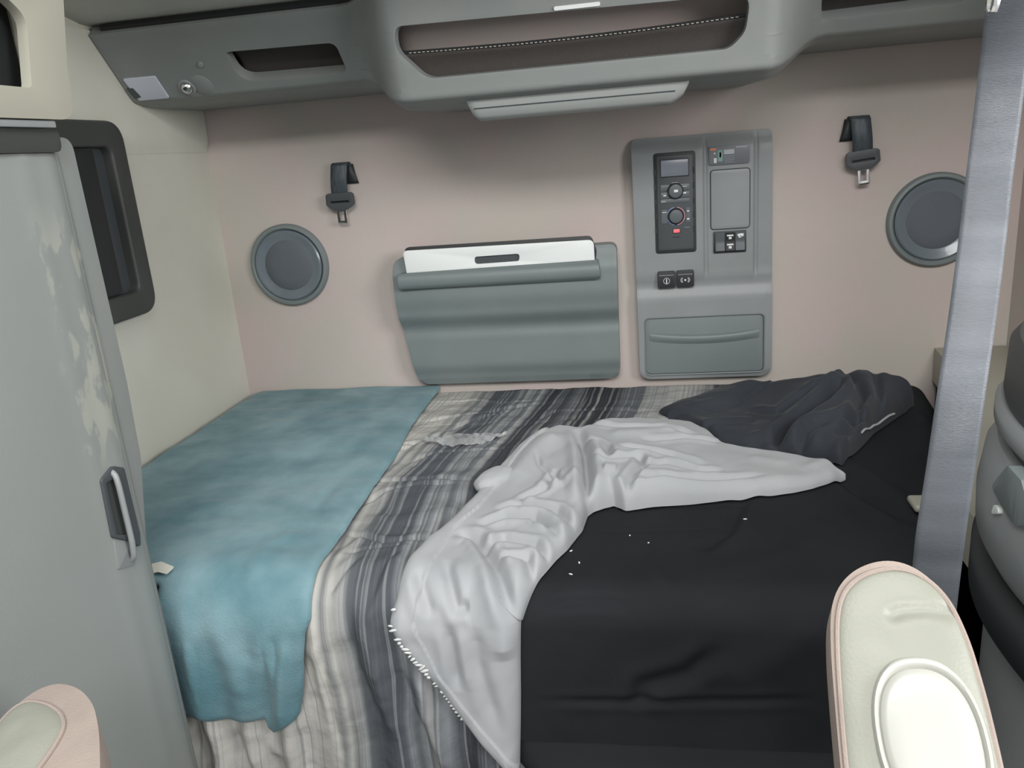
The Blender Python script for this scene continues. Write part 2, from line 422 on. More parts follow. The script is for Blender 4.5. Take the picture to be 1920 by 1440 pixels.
TEAL_R = [
    ([(300, 900), (450, 860), (600, 850)], .004, .02), ([(420, 820), (560, 790), (700, 790)], .003, .02), ([(330, 960), (450, 950), (560, 990)], .004, .02),
    ([(560, 1000), (500, 1030), (470, 1080)], .005, .016), ([(620, 990), (590, 960), (640, 900)], -.004, .012),
    ([(505, 1150), (500, 1230), (495, 1330)], -.012, .012), ([(530, 1150), (525, 1230), (522, 1330)], .008, .014), ([(470, 1190), (440, 1260)], .004, .02),
    ([(500, 790), (620, 770), (740, 765)], -.003, .01), ([(380, 1100), (420, 1180), (450, 1290)], .004, .02), ([(430, 780), (540, 800), (620, 830)], .003, .015),
]
def H_sheet(x, s):
    h = .004 + .006 * fbm(x * 5 + 3, s * 5, 3) + .002 * fbm(x * 22, s * 14, 2)
    return h + ridges(x, s, SHEET_R, .005)
def H_comf(x, s):
    h = .028 + .014 * fbm(x * 6 + 9, s * 9, 3) + .006 * fbm(x * 14 + s * 6, s * 26, 2)
    fr = sstep(s, SF - .02, SF + .12)
    wv = .010 * np.sin(x * 95 + 3.0 * fbm(x * 3, s * 3, 2) * 4) + .012 * fbm(x * 22, s * 3, 2)
    return h + fr * wv + .85 * ridges(x, s, COMF_R, .028, .15)
def H_teal(x, s):
    h = .038 + .014 * fbm(x * 4 + 9, s * 5, 2) + .005 * fbm(x * 10 - s * 7, s * 20, 3)
    return h + ridges(x, s, TEAL_R, .04)
def to3(x, s, h):
    y, z, ny, nz = base(s)
    return np.stack([x + 0 * s, y + ny * h, z + nz * h], -1)
def edge_h(W_, D, T, R):
    d = np.clip(np.minimum(W_, D) / R, 0, 1)
    return T * np.sqrt(np.clip(1 - (1 - d) ** 2, 0, 1))

# ================================================================== BED
bed = thing('bunk_bed', 'sleeper bunk across the back wall, made up with a creased black fitted sheet', 'bed', (-.12, -.5, 0))
RE = [(0, .712), (.14, .694), (.60, .566), (.78, .490), (.90, .455), (1.0, .438), (3, .438)]       # right edge of the bed against the distance from the wall
def bedplan(ins): return [(XL + ins, -.012), (XL + ins, YF + .012)] + [(x - ins, -y) for y, x in [(1.015, .438), (.90, .455), (.78, .490), (.60, .566), (.14, .694), (.012, .71)]]
plate('bunk_base', Frame((0, 0, .002), (1, 0, 0), (0, 1, 0)), bedplan(.03), rubber, bed, depth=.358, bevel=.01)
plate('mattress', Frame((0, 0, .362), (1, 0, 0), (0, 1, 0)), bedplan(.012), darkcloth, bed, depth=ZT - .366, bevel=.03, seg=4)
nx, ns = 300, 260
X, S = np.meshgrid(np.linspace(XL + .006, .715, nx), np.linspace(.003, SF + .26, ns), indexing='ij')
# the right end narrows towards the front
xr = np.interp(S, [q[0] for q in RE], [q[1] for q in RE])
X = XL + .006 + (X - XL - .006) / (.715 - XL - .006) * (xr - XL - .006)
e = edge_h(np.minimum(X - X.min(), xr - X), S * 0 + 1, .05, .05) - .05
Hs = H_sheet(X, S)
P = to3(X, S, Hs + e * 1.0)
P[..., 1] = np.minimum(P[..., 1], -.004)
o = link('fitted_sheet', grid_mesh(P), sheetm, bed, angle=None); o['label'] = 'creased black fitted sheet'

# ================================================================== COMFORTER (one thing: striped face, grey lining turned up, dark bunched end)
com = thing('comforter', 'striped grey and cream comforter with pale lining folded over, lying across the bed', 'comforter', (-.3, -.5, ZT))
OUT = [b2(p, .03) for p in [(1500, 722), (1350, 770), (1290, 781), (1190, 781), (1130, 792), (1045, 803), (990, 824), (930, 870), (900, 900), (850, 955), (800, 995), (740, 1075), (712, 1140), (760, 1230), (830, 1320), (900, 1400), (960, 1470)]]
OS = np.array([q[1] for q in OUT]); OX = np.array([q[0] for q in OUT]); 
OS = np.maximum.accumulate(OS + np.arange(len(OS)) * 1e-5)
tx = [(803, 749), (770, 792), (742, 848), (702, 900), (645, 985), (604, 1038), (570, 1088), (560, 1150), (557, 1200), (556, 1250), (550, 1300), (528, 1336)]
tq = [b2(p, .045) for p in tx]; TS = [q[1] for q in tq]; TX = [q[0] for q in tq]
bot_px = [(340, 1306), (400, 1312), (490, 1313), (510, 1330), (528, 1338), (560, 1300)]
bq = [b2(p, .045) for p in bot_px]
def comf_total(x, s):
    f_ = np.clip((np.interp(s, OS, OX) + .05 - x) / .075, 0, 1); f_ = f_ * f_ * (3 - 2 * f_)
    return H_sheet(x, s) + .006 + (H_comf(x, s) - H_sheet(x, s) - .006) * f_
nx, ns = 420, 380
T_, S = np.meshgrid(np.linspace(0, 1, nx), np.linspace(.006, SF + .40, ns), indexing='ij')
xr = np.interp(S, OS, OX) + .05
xl = np.interp(S, [0, SF - .045, SF - .005, 3], [XL + .03, XL + .03, -.803, -.803])
X = np.maximum(xl, XL + .03 + (xr - XL - .03) * T_)
puff = edge_h((X - xl), S, .022, .03) - .022
hb = comf_total(X, S) + puff
txb = np.interp(S, TS, TX) - .02; sbb = np.interp(X, [q[0] for q in bq], [q[1] for q in bq]) - .02
hb = hb - .012 * sstep(txb - X, 0, .04) * sstep(sbb - S, 0, .04)
hb = np.maximum(hb, H_sheet(X, S) * (S < SF + .27) + .004)
wob = .012 * fbm(X * 9, S * 4, 2) + .03 * sstep(S, SF, SF + .3) * fbm(X * 5, S * 2.5, 2)
u = (X + .604 - .045 * np.minimum(S, SF) + wob) / 1.2 + .05 - np.interp(S, [.0, .14, .29, .45, .64, .87, 1.2, 2], [.105, .09, .062, .030, .0, .004, .02, .03])
P = to3(X, S, hb); P[..., 1] = np.minimum(P[..., 1], -.006)
link('striped_side', grid_mesh(P, np.stack([u, S], -1)), stripem, com, angle=None, label='side woven with grey, charcoal and cream stripes')

def strip(name, A, B, na, nb, hfun, T, R, m, parent, off=.05, under=None, lower=None, label=None, ends=True, uvs=False, profile=None):
    """cloth between two outlines A and B (photo directions brought down on the bed)"""
    a = catmull([b2(p, off) for p in A], na); b = catmull([b2(p, off) for p in B], na)
    t = np.linspace(0, 1, nb)[None, :, None]
    G = a[:, None] * (1 - t) + b[:, None] * t
    X, S = G[..., 0], G[..., 1]
    wd = np.linalg.norm(b - a, axis=1)[:, None]
    W_ = np.minimum(t[..., 0], 1 - t[..., 0]) * wd
    la = np.r_[0, np.cumsum(np.linalg.norm(np.diff((a + b) / 2, axis=0), axis=1))]
    D = np.minimum(la, la[-1] - la)[:, None] + 0 * W_ if ends else W_ * 0 + 1
    und = under(X, S)
    e_ = edge_h(W_, D, 1.0, R)
    tt = t[..., 0] + 0 * X; ll = (la / la[-1])[:, None] + 0 * X
    h = und + .002 + e_ * (T + hfun(X, S, tt, ll)) if profile is None else und + .002 + e_ * (profile(tt, ll) + hfun(X, S, tt, ll))
    h = np.maximum(h, und + .0015)
    P = to3(X, S, h); P[..., 1] = np.minimum(P[..., 1], -.010)
    # tuck the rim down so that the cloth has a visible thickness
    return link(name, grid_mesh(P, np.stack([X, S], -1) if uvs else None), m, parent, angle=None, label=label), (X, S, P)

WH_R = [
    ([(854, 979), (892, 988), (933, 1046), (958, 1087)], -.018, .011), ([(892, 967), (946, 954), (1000, 958), (1058, 992)], -.016, .009),
    ([(925, 942), (975, 935), (1042, 946), (1087, 979)], -.014, .009), ([(900, 1010), (945, 990), (1000, 1000), (1040, 1030)], -.013, .009), ([(933, 1025), (987, 1025), (1000, 1060)], -.012, .009),
    ([(833, 1029), (850, 1075), (867, 1112)], -.010, .009), ([(783, 1046), (800, 1083)], -.008, .009), ([(827, 1137), (838, 1190), (850, 1260)], -.009, .010),
    ([(958, 933), (1021, 912), (1050, 879)], -.010, .008), ([(1004, 854), (1012, 875), (1042, 892), (1062, 917)], -.006, .006),
    ([(1083, 812), (1097, 854), (1101, 900), (1098, 936)], -.026, .012), ([(1100, 830), (1137, 846), (1146, 867)], -.014, .009),
    ([(1108, 862), (1142, 870), (1200, 860), (1204, 879), (1179, 908), (1175, 925)], -.014, .009), ([(1204, 879), (1250, 868), (1310, 876), (1360, 872)], -.011, .009),
    ([(1183, 908), (1240, 893), (1330, 890), (1440, 878)], -.008, .008), ([(1154, 843), (1204, 846), (1260, 852), (1330, 868)], -.011, .009),
    ([(1100, 800), (1160, 806), (1240, 800), (1310, 812)], -.009, .009), ([(1200, 826), (1290, 817), (1353, 817)], -.010, .009),
    ([(1090, 890), (1060, 905), (1000, 905)], .008, .012), ([(1050, 820), (1000, 850), (940, 910)], .016, .030), ([(1140, 820), (1200, 815), (1300, 800)], .010, .02),
    ([(1000, 970), (1050, 980), (1080, 1000)], .010, .012), ([(900, 1040), (930, 1090), (940, 1200)], .010, .020), ([(880, 1090), (885, 1200), (930, 1350)], -.006, .012),
    ([(1130, 890), (1160, 890)], .012, .02), ([(1400, 840), (1480, 855)], .005, .02), ([(720, 1130), (760, 1090), (800, 1050)], .006, .02),
]
WA = [(1586, 862), (1530, 842), (1480, 833), (1420, 824), (1350, 816), (1320, 794), (1290, 781), (1240, 780), (1190, 782), (1130, 792), (1085, 806), (1045, 803), (1010, 814), (970, 838), (935, 868), (900, 905), (850, 955), (800, 995), (765, 1035), (740, 1072), (716, 1138), (762, 1200), (812, 1262), (858, 1322), (908, 1380), (962, 1445)]
WB = [(1587, 864), (1560, 874), (1525, 884), (1480, 893), (1420, 901), (1360, 906), (1300, 911), (1240, 915), (1205, 920), (1172, 924), (1150, 914), (1112, 926), (1100, 935), (1090, 962), (1062, 995), (1040, 1013), (1012, 1042), (988, 1070), (966, 1096), (966, 1120), (966, 1160), (966, 1210), (967, 1270), (967, 1330), (966, 1385), (965, 1446)]
def under_white(x, s): return np.maximum(H_sheet(x, s), np.where(x < np.interp(s, OS, OX) + .05, comf_total(x, s), 0)) + .003
def wh_prof(t, l):
    return .022 + .030 * np.exp(-((l - .36) / .16) ** 2)
wobj, (wx, wsx, WP) = strip('folded_lining', WA, WB, 520, 150, lambda x, s, t, l: .008 * fbm(x * 9, s * 9, 2) + .85 * ridges(x, s, [(r[0], r[1], r[2] * .95) for r in WH_R], .05) + .0035 * fbm(x * 30 + s * 12, s * 16, 2), .03, .028, graycloth, com, .045, under_white, label='pale grey lining turned over', ends=False, profile=wh_prof)
# the small rounded lobe of lining behind the fold
lx_, ls_ = b2((930, 888), .05); y_, z_, _, _ = base(np.array(ls_))
bml = bmesh.new(); bmesh.ops.create_icosphere(bml, subdivisions=4, radius=1)
for v in bml.verts:
    n_ = 1 + .16 * float(fbm(np.array(v.co.x * 2.2 + 5), np.array(v.co.y * 2.2 + v.co.z + 5), 2))
    v.co = Vector((lx_ + v.co.x * .042 * n_, float(y_) + v.co.y * .040 * n_ + v.co.x * .020, float(z_) + .036 + v.co.z * .024 * n_))
link('lining_lobe', bm_mesh(bml), graycloth, com, angle=None)
DK_R = [
    ([(1313, 777), (1372, 781), (1453, 776), (1516, 749)], -.020, .011), ([(1353, 808), (1426, 799), (1489, 763), (1543, 740), (1606, 700)], -.022, .012),
    ([(1471, 817), (1516, 776), (1570, 767), (1651, 749)], -.020, .012), ([(1489, 822), (1543, 813), (1593, 840)], -.014, .010), ([(1575, 695), (1620, 730), (1600, 770), (1560, 800)], -.018, .011),
    ([(1640, 700), (1650, 730), (1635, 780)], -.014, .010), ([(1400, 735), (1460, 745), (1520, 725)], -.014, .010), ([(1290, 760), (1350, 750), (1420, 752)], -.012, .009),
    ([(1420, 790), (1480, 790), (1530, 770)], .014, .014), ([(1550, 790), (1600, 790), (1640, 760)], .012, .014), ([(1500, 725), (1560, 715), (1610, 720)], .012, .014),
]
DA = [(1235, 775), (1290, 758), (1340, 742), (1400, 742), (1450, 745), (1500, 745), (1550, 742), (1600, 740), (1650, 742), (1690, 745), (1715, 750)]
DB = [(1255, 783), (1300, 792), (1350, 818), (1400, 826), (1440, 832), (1480, 838), (1530, 848), (1580, 861), (1605, 832), (1640, 796), (1690, 762)]
dobj, (dx, ds, DP) = strip('bunched_end', DA, DB, 260, 120,
    lambda x, s, t, l: .016 * fbm(x * 10, s * 10, 3) + ridges(x, s, DK_R, .09), .05, .05, darkcloth, com, .03, lambda x, s: np.maximum(H_sheet(x, s), np.where(x < np.interp(s, OS, OX) + .05, comf_total(x, s), 0)) + .003, label='charcoal quilted end bunched up against the wall',
    profile=lambda t, l: .028 + .075 * sstep(l, .15, .75) * np.clip(1 - .75 * t, 0, 1), ends=True)
# pale piping along the open edge of the bunched end
k0 = int(260 * .70); ed = DP[k0:k0 + 66, -3]
tube('edge_binding', [q + np.array([.001, -.001, .003]) for q in ed[::3]], .0025, graycloth, com, n=6, label='pale frayed binding')
# broken white stitching along the turned edge
sel = WP[412:478, 2]
bmf = bmesh.new(); rr = random.Random(3)
for i in range(0, len(sel), 2):
    if rr.random() < .25: continue
    p = Vector(sel[i]); nrm = Vector((-.55, -.05, -.25)).normalized()
    L_ = rr.uniform(.006, .015); w_ = rr.uniform(.003, .006)
    q = Matrix.Translation(p - nrm * L_ * .3 + Vector((0, -.008, .004))) @ Matrix.Rotation(rr.uniform(-.5, .5) - .35, 4, 'Y') @ Matrix.Diagonal((L_, .0018, w_, 1))
    bmesh.ops.create_icosphere(bmf, subdivisions=1, radius=1.0 if False else .6, matrix=q)
o = link('frayed_stitching', bm_mesh(bmf), mat('frayed_white', 'D6D8D6', None, rough=.9), com, angle=None, label='white frayed stitches along the edge'); o['kind'] = 'stuff'

# ================================================================== TEAL BLANKET
nx, ns = 300, 340
T_, V_ = np.meshgrid(np.linspace(0, 1, nx), np.linspace(0, 1, ns), indexing='ij')
xf = -.803 + (np.interp(SF + .2, TS, TX) + .803) * np.clip((T_ * (np.interp(SF + .2, TS, TX) - XL) + XL + .803) / (np.interp(SF + .2, TS, TX) + .803), 0, 1)
sb = np.interp(xf, [q[0] for q in bq], [q[1] for q in bq])
S = .004 + V_ * (sb - .004)
xr = np.interp(S, TS, TX)
xl = np.interp(S, [0, .05, .12, .6, SF - .045, SF - .005, 2], [XL + .035, XL + .014, XL + .006, XL + .006, XL + .006, -.800, -.803])
X = np.maximum(xl, XL + .006 + (xr - XL - .006) * T_)
hb = H_comf(X, S)
dW = np.minimum(xr - X, X - xl); dB = sb - S
e_ = edge_h(dW, np.minimum(dB, S + .01), .010, .016)
h = np.maximum(hb * .35 + H_teal(X, S) * .65, hb) + .001 + e_
P = to3(X, S, h); P[..., 1] = np.minimum(P[..., 1], -.008)
# slumps where it meets the side wall
P[..., 2] -= .03 * np.exp(-((X - XL) / .02) ** 2) * (S < SF)
o = link('blanket', grid_mesh(P), tealm, None, angle=None, loc=(-.8, -.6, ZT))
tag(o, 'teal fleece blanket spread over the left end of the bed and hanging down its front', 'blanket')

# ================================================================== SPEAKERS
def speaker(cx, cz, label):
    t = thing('wall_speaker', label, 'speaker', (cx, 0, cz), 'round wall speakers')
    F = FB; c = (cx, 0, cz)
    lathe('bezel', c, F, [(.1125, 0), (.1125, .010), (.108, .0155), (.102, .0165), (.097, .012), (.0955, .007)], grey_bl, t, label='raised outer ring')
    lathe('bowl', c, F, [(.0955, .007), (.096, .015), (.092, .0185), (.084, .016), (.072, .010), (.069, .0095)], spk, t)
    lathe('grille', c, F, [(.069, .0095), (.066, .0115), (.04, .014), (.0, .015)], grille, t)
    return t
speaker(-.960, 1.003, 'round grey wall speaker at the left above the teal blanket, fully in view')
speaker(.703, 1.020, 'round grey wall speaker at the right, half hidden behind the hanging grey seat belt')

# ================================================================== BUNK RESTRAINT TONGUES ON THE WALL
def latch(pxs, side, label):
    """pxs: strap top-left, top-right, body centre, tongue tip"""
    F = Frame((0, -.022, 0), (1, 0, 0), (0, 0, 1))
    q = {k: F.p2(v) for k, v in pxs.items()}
    bx, bz = q['body']; tx_, tz = q['tip']; sx, sz = q['top']
    ang = math.atan2(bx - tx_, bz - tz)
    t = thing('restraint_belt_tongue', label, 'belt tongue', (bx, 0, bz), 'bunk restraint belt tongues on the back wall')
    h = sz - bz
    # front strap: leaves a slot behind, loops over the top and comes down into the plastic body
    w = .0225
    def ribbon(path, wid, thick=.0014):
        G = []
        for (cx_, y_, z_) in path: G.append([[cx_ - wid, y_, z_], [cx_ - wid * .33, y_ - .0008, z_], [cx_ + wid * .33, y_ - .0008, z_], [cx_ + wid, y_, z_]])
        return np.array(G)
    path = []
    for i in range(26):
        s = i / 25
        if s < .3: th = math.pi * (s / .3); path.append((sx + .006 * side * (1 - s / .3), -.018 + .012 * math.cos(th), sz - .010 + .012 * math.sin(th)))
        else:
            k = (s - .3) / .7; path.append((sx + (bx - sx) * k, -.030 - .006 * math.sin(k * math.pi) + .006 * k, sz - .012 + (bz + .008 - sz + .012) * k))
    o = link('strap', grid_mesh(ribbon(path, w)), webd, t, angle=None); s_ = o.modifiers.new('s', 'SOLIDIFY'); s_.thickness = .0016
    path = [(sx + side * (.010 + .010 * k), -.006 - .004 * math.sin(k * 3.1), sz - .004 - k * .050) for k in np.linspace(0, 1, 8)]
    o = link('rear_strap', grid_mesh(ribbon(path, .021)), rubber, t, angle=None); s_ = o.modifiers.new('s', 'SOLIDIFY'); s_.thickness = .0016
    U = np.array([math.cos(-ang + 0), 0, math.sin(-ang + 0)]) if False else np.array([math.cos(ang), 0, -math.sin(ang)])
    V = np.array([math.sin(ang), 0, math.cos(ang)])
    G = Frame((bx, -.020, bz), U, V)
    body = fillet([(-.037, .016), (-.030, .020), (.030, .020), (.037, .016), (.038, -.010), (.030, -.017), (.014, -.025), (-.014, -.025), (-.030, -.017), (-.038, -.010)], .006)
    slot = fillet([(-.026, .000), (.026, .000), (.026, -.006), (-.026, -.006)], .002, 3)
    plate('latch_body', G, body, charcoal, t, holes=[slot], depth=.012, bevel=.003, seg=3)
    plate('slot_backing', G, [(-.028, .002), (.028, .002), (.028, -.008), (-.028, -.008)], rubber, t, depth=.003)
    tongue = fillet([(-.013, -.018), (.013, -.018), (.013, -.060), (-.013, -.060)], [0, 0, .004, .004])
    win = fillet([(-.006, -.029), (.006, -.029), (.006, -.052), (-.006, -.052)], .002, 3)
    plate('metal_tongue', G, tongue, chrome, t, holes=[win], depth=.007, bevel=.0008, back=.005, label='chrome tongue')
    return t
latch(dict(top=(636, 306), body=(639, 376), tip=(645, 422)), 1, 'dark belt tongue hanging on the wall above the left speaker')
latch(dict(top=(1613, 218), body=(1617, 298), tip=(1620, 352)), -1, 'dark belt tongue hanging on the wall above the right speaker, nearer the hanging belt')

# ================================================================== STORAGE POCKET WITH WHITE BOARD
poc = thing('wall_storage_pocket', 'grey moulded storage pocket on the back wall with a white board standing in it', 'storage pocket', (-.36, 0, .80))
F = Frame((0, -.045, 0), (1, 0, 0), (0, 0, 1))
pp = [(738, 489), (765, 478), (1120, 457), (1157, 457), (1163, 700), (1140, 712), (800, 723), (783, 718), (768, 690), (748, 570)]
pp = [F.p2(p) for p in [(738, 484), (1156, 456), (1163, 712), (786, 724), (753, 606)]]
outl = fillet(pp, [.03, .02, .03, .035, .25], 7)
zs = [p[1] for p in outl]; z0, z1 = min(zs), max(zs); x0 = min(p[0] for p in outl); x1 = max(p[0] for p in outl)
prof = [(z0, .030), (z0 + .02, .040), (z0 + .06, .052), (z0 + .13, .050), (z0 + .155, .046), (z0 + .205, .072), (z0 + .25, .080), (z0 + .30, .078), (z1, .060)]
def pdisp(a, b, n):
    if n < .03: return a, b, -.045
    f_ = np.interp(b, [p[0] for p in prof], [p[1] for p in prof])
    f_ = smooth_interp(b, prof)
    k = 1 - .010 * sstep(np.array(abs(a - (x0 + x1) / 2)), .20, .28) / .08 * .4
    return a, b, (n - .06) + f_ * float(k) - .045
plate('pocket_body', F, outl, grey_bl, poc, depth=.06, bevel=.012, seg=4, back=0, cuts=(np.linspace(x0 + .01, x1 - .01, 24), np.linspace(z0 + .015, z1 - .01, 46)), disp=pdisp, angle=50)
# white board
Fb = Frame((0, -.062, 0), (1, 0, 0), (0, 0, 1))
Fb = Frame((0, -.078, 0), (1, 0, 0), (0, 0, 1))
bp_ = [Fb.p2(p) for p in [(756, 470), (1113, 449), (1116, 500), (766, 524)]]
slot = fillet([Fb.p2(p) for p in [(890, 481), (975, 475), (974, 489), (891, 495)]], .0085, 5)
Fb2 = Frame((0, -.094, 0), (1, 0, 0), (0, 0, 1))
plate('white_board', Fb, fillet(bp_, [.012, .015, 0, 0]), white, poc, holes=[slot], depth=.006, bevel=.0012, label='white board with a slot grip', back=0)
plate('slot_lining', Fb, fillet([Fb.p2(p) for p in [(886, 478), (979, 472), (978, 492), (887, 498)]], .006), charcoal, poc, depth=-.001, back=-.004)
plate('board_back', Fb, fillet([Fb.p2(p) for p in [(757, 465), (1108, 443), (1118, 470), (1116, 500), (764, 516)]], [.012, .015, .01, 0, 0]), rubber, poc, depth=-.006, back=-.016, bevel=.001, label='black rear edge of the board')
# rolled lip the board stands behind
lp = [Fb.p2(p) for p in [(750, 512), (1122, 486), (1128, 522), (752, 542)]]
def lipdisp(a, b, n):
    zc = np.interp(a, [lp[0][0], lp[1][0]], [(lp[0][1] + lp[3][1]) / 2, (lp[1][1] + lp[2][1]) / 2]); hw = .022
    d = min(1, abs(b - zc) / hw); return a, b, n - .016 * (1 - math.sqrt(max(0, 1 - d * d)))
plate('rolled_lip', Fb, fillet(lp, [.006, .006, .012, .012]), grey_bl, poc, depth=.026, back=-.01, bevel=.004, seg=3, cuts=([], np.linspace(min(p[1] for p in lp) + .003, max(p[1] for p in lp) - .003, 14)), disp=lipdisp, angle=50)

# ================================================================== CONTROL PANEL
cp = thing('control_panel', 'tall grey control panel on the back wall with display, dials, switches and a lower bin', 'control panel', (.15, 0, .64))
CPX0, CPX1, CPZ0, CPZ1 = -.018, .318, .648, 1.262
F = Frame((0, 0, 0), (1, 0, 0), (0, 0, 1))
D0 = .034
outl = fillet([(CPX0, CPZ1), (CPX1, CPZ1), (CPX1 + .004, CPZ0), (CPX0 + .004, CPZ0)], [.014, .016, .03, .03], 6)
cprof = [(CPZ0, .028), (CPZ0 + .02, .034), (.80, .036), (.865, .036), (.895, .026), (.925, .034), (1.225, .034), (1.262, .014)]
FC = Frame((0, -.034, 0), (1, 0, 0), (0, 0, 1))
gx1 = FC.p2((1322, 350))[0]; gx2 = FC.p2((1418, 350))[0]
def cdisp(a, b, n):
    if n < .015: return a, b, n
    f_ = smooth_interp(b, cprof) - .034
    up_ = float(sstep(np.array(b), .905, .93)) * (1 - float(sstep(np.array(b), 1.235, 1.26)))
    g = -.006 * up_ * (math.exp(-((a - gx1) / .004) ** 2) + math.exp(-((a - gx2) / .004) ** 2))
    g += -.004 * up_ * float(sstep(np.array(a), gx1, gx1 + .004)) - .003 * up_ * float(sstep(np.array(a), gx2, gx2 + .004))
    return a, b, n + f_ + g
# bin opening in the body
b4 = [FC.p2(p) for p in [(1201, 592), (1437, 578), (1441, 696), (1205, 709)]]
bx0, bx1 = CPX0 + .018, CPX1 - .014; bz0, bz1 = CPZ0 + .012, CPZ0 + .168
hole = fillet([(bx0, bz1), (bx1, bz1), (bx1, bz0), (bx0, bz0)], .016, 6)
xs = sorted(list(np.linspace(CPX0 + .012, CPX1 - .012, 10)) + [gx1 + d for d in (-.009, -.006, -.004, -.002, 0, .002, .004, .006, .009)] + [gx2 + d for d in (-.009, -.006, -.004, -.002, 0, .002, .004, .006, .009)])
plate('panel_body', F, outl, grey_lt, cp, holes=[hole], depth=D0, bevel=.006, seg=3, cuts=(xs, np.linspace(CPZ0 + .17, CPZ1 - .006, 40)), disp=cdisp, angle=45)
def cr(x0_, z0_, x1_, z1_, r): return fillet([(x0_, z1_), (x1_, z1_), (x1_, z0_), (x0_, z0_)], r, 5)
def q2(x, y): return FC.p2((x, y))
# bin
bn = plate('storage_bin', F, cr(bx0 + .003, bz0 + .003, bx1 - .003, bz1 - .003, .014), grey_bl, cp, depth=.030, bevel=.005, seg=3, label='tilt-out bin')
tube('bin_seam', [F.w(a, b, .0335) for a, b in cr(bx0 + .001, bz0 + .001, bx1 - .001, bz1 - .001, .015)], .0022, grey_bl, bn, n=8, closed=True)
# scooped pull with an overhanging curved lip
zl = bz0 + .112
G = []
for i in range(33):
    a = bx0 + .014 + (bx1 - bx0 - .028) * i / 32; k = 4 * (i / 32) * (1 - i / 32)
    zc = zl - .010 * k; dpt = .006 * k ** .5
    G.append([[a, -(.0290), zc + .004], [a, -(.031 + dpt), zc + .002], [a, -(.033 + dpt * 1.1), zc - .004], [a, -(.032 + dpt * .9), zc - .012], [a, -(.0295), zc - .022]])
link('pull_lip', grid_mesh(np.array(G)), grey_bl, bn, angle=None)
# radio / climate unit
ru = plate('climate_unit', F, cr(q2(1228, 380)[0] - .001, q2(1265, 474)[1], q2(1304, 380)[0] + .001, q2(1265, 285)[1], .008), rubber, cp, depth=.036, back=.028, bevel=.002, label='black framed unit with display and two dials')
rx0, rx1 = q2(1228, 0)[0], q2(1305, 0)[0]
ux0, _ = q2(1229, 380); ux1, _ = q2(1303, 380); uz1 = q2(1265, 287)[1]; uz0 = q2(1265, 472)[1]
o = ru
plate('unit_face', F, cr(ux0 + .005, uz0 + .005, ux1 - .005, uz1 - .005, .005), charcoal, ru, depth=.038, back=.030, bevel=.001)
uw = ux1 - ux0; uh = uz1 - uz0
def ub(fx0, fz0, fx1, fz1, name, m, d=.0395, r=.001, bev=.0006, **k):     # fractions of the unit: x right, z down
    return plate(name, F, cr(ux0 + fx0 * uw, uz1 - fz1 * uh, ux0 + fx1 * uw, uz1 - fz0 * uh, r), m, ru, depth=d, back=.035, bevel=bev, **k)
disp_m = mat('display_glass', '7D8290', '858A94', 30, 0.2)
btn = mat('button_grey', '5A6064', None, rough=0.4)
ub(.14, .055, .86, .235, 'display_frame', rubber, .0388)
ub(.16, .065, .84, .225, 'display', disp_m, .0394)
for f_ in [(.14, .31, .36, .375), (.14, .385, .36, .445), (.62, .31, .86, .375), (.62, .385, .86, .445), (.14, .455, .86, .495), (.14, .56, .30, .70), (.76, .55, .88, .70), (.72, .745, .86, .765)]:
    ub(*f_, 'button', btn, .0396)
for (fx, fz, w_, h_) in [(.24, .415, .07, .012), (.74, .40, .08, .012), (.74, .335, .12, .004), (.20, .475, .12, .004), (.22, .585, .10, .006), (.82, .585, .05, .012), (.82, .665, .06, .014), (.5, .292, .16, .003)]:
    ub(fx - w_ / 2, fz - h_ / 2, fx + w_ / 2, fz + h_ / 2, 'button_mark', icon, .0399, 0, 0)
for fz, ring in ((.375, False), (.63, True)):
    c = F.w(ux0 + .51 * uw, uz1 - fz * uh, 0)
    if ring:
        for a0, a1, colr, nm in ((100, 260, '8FA6CC', 'cold_arc'), (-80, 80, 'D99AA6', 'warm_arc')):
            pts = [c + F.U * .0215 * math.cos(math.radians(t)) + F.V * .0215 * math.sin(math.radians(t)) + F.N * .0385 for t in np.linspace(a0, a1, 20)]
            tube(nm, pts, .0012, mat(nm, colr, None, rough=.4), ru, n=6)
    kn = lathe('dial_collar', c, F, [(.0195, .036), (.0195, .043), (.0175, .047), (.0165, .047)], rubber, ru, n=36)
    lathe('dial', c, F, [(.0165, .047), (.0155, .050), (.013, .0505), (0, .0507)], btn, ru, n=36)
ub(.47, .36, .57, .385, 'dial_mark', icon, .0512, 0, 0)
ub(.42, .76, .62, .805, 'red_button_rim', rubber, .0395, .002)
ub(.44, .765, .60, .80, 'red_button', mat('red_lamp', 'E86A72', None, rough=.4, emit=.35), .0402, .002, label='lit red button')
ub(.42, .84, .60, .85, 'small_slot', rubber, .0389, 0, 0)
for sx_ in (0, 1):
    for fz in (.18, .33, .48, .62, .77):
        xx = ux0 - .0012 if sx_ == 0 else ux1 - .0033
        plate('edge_clip', F, cr(xx, uz1 - fz * uh - .007, xx + .0045, uz1 - fz * uh + .007, .001), rubber, ru, depth=.0385, back=.03)
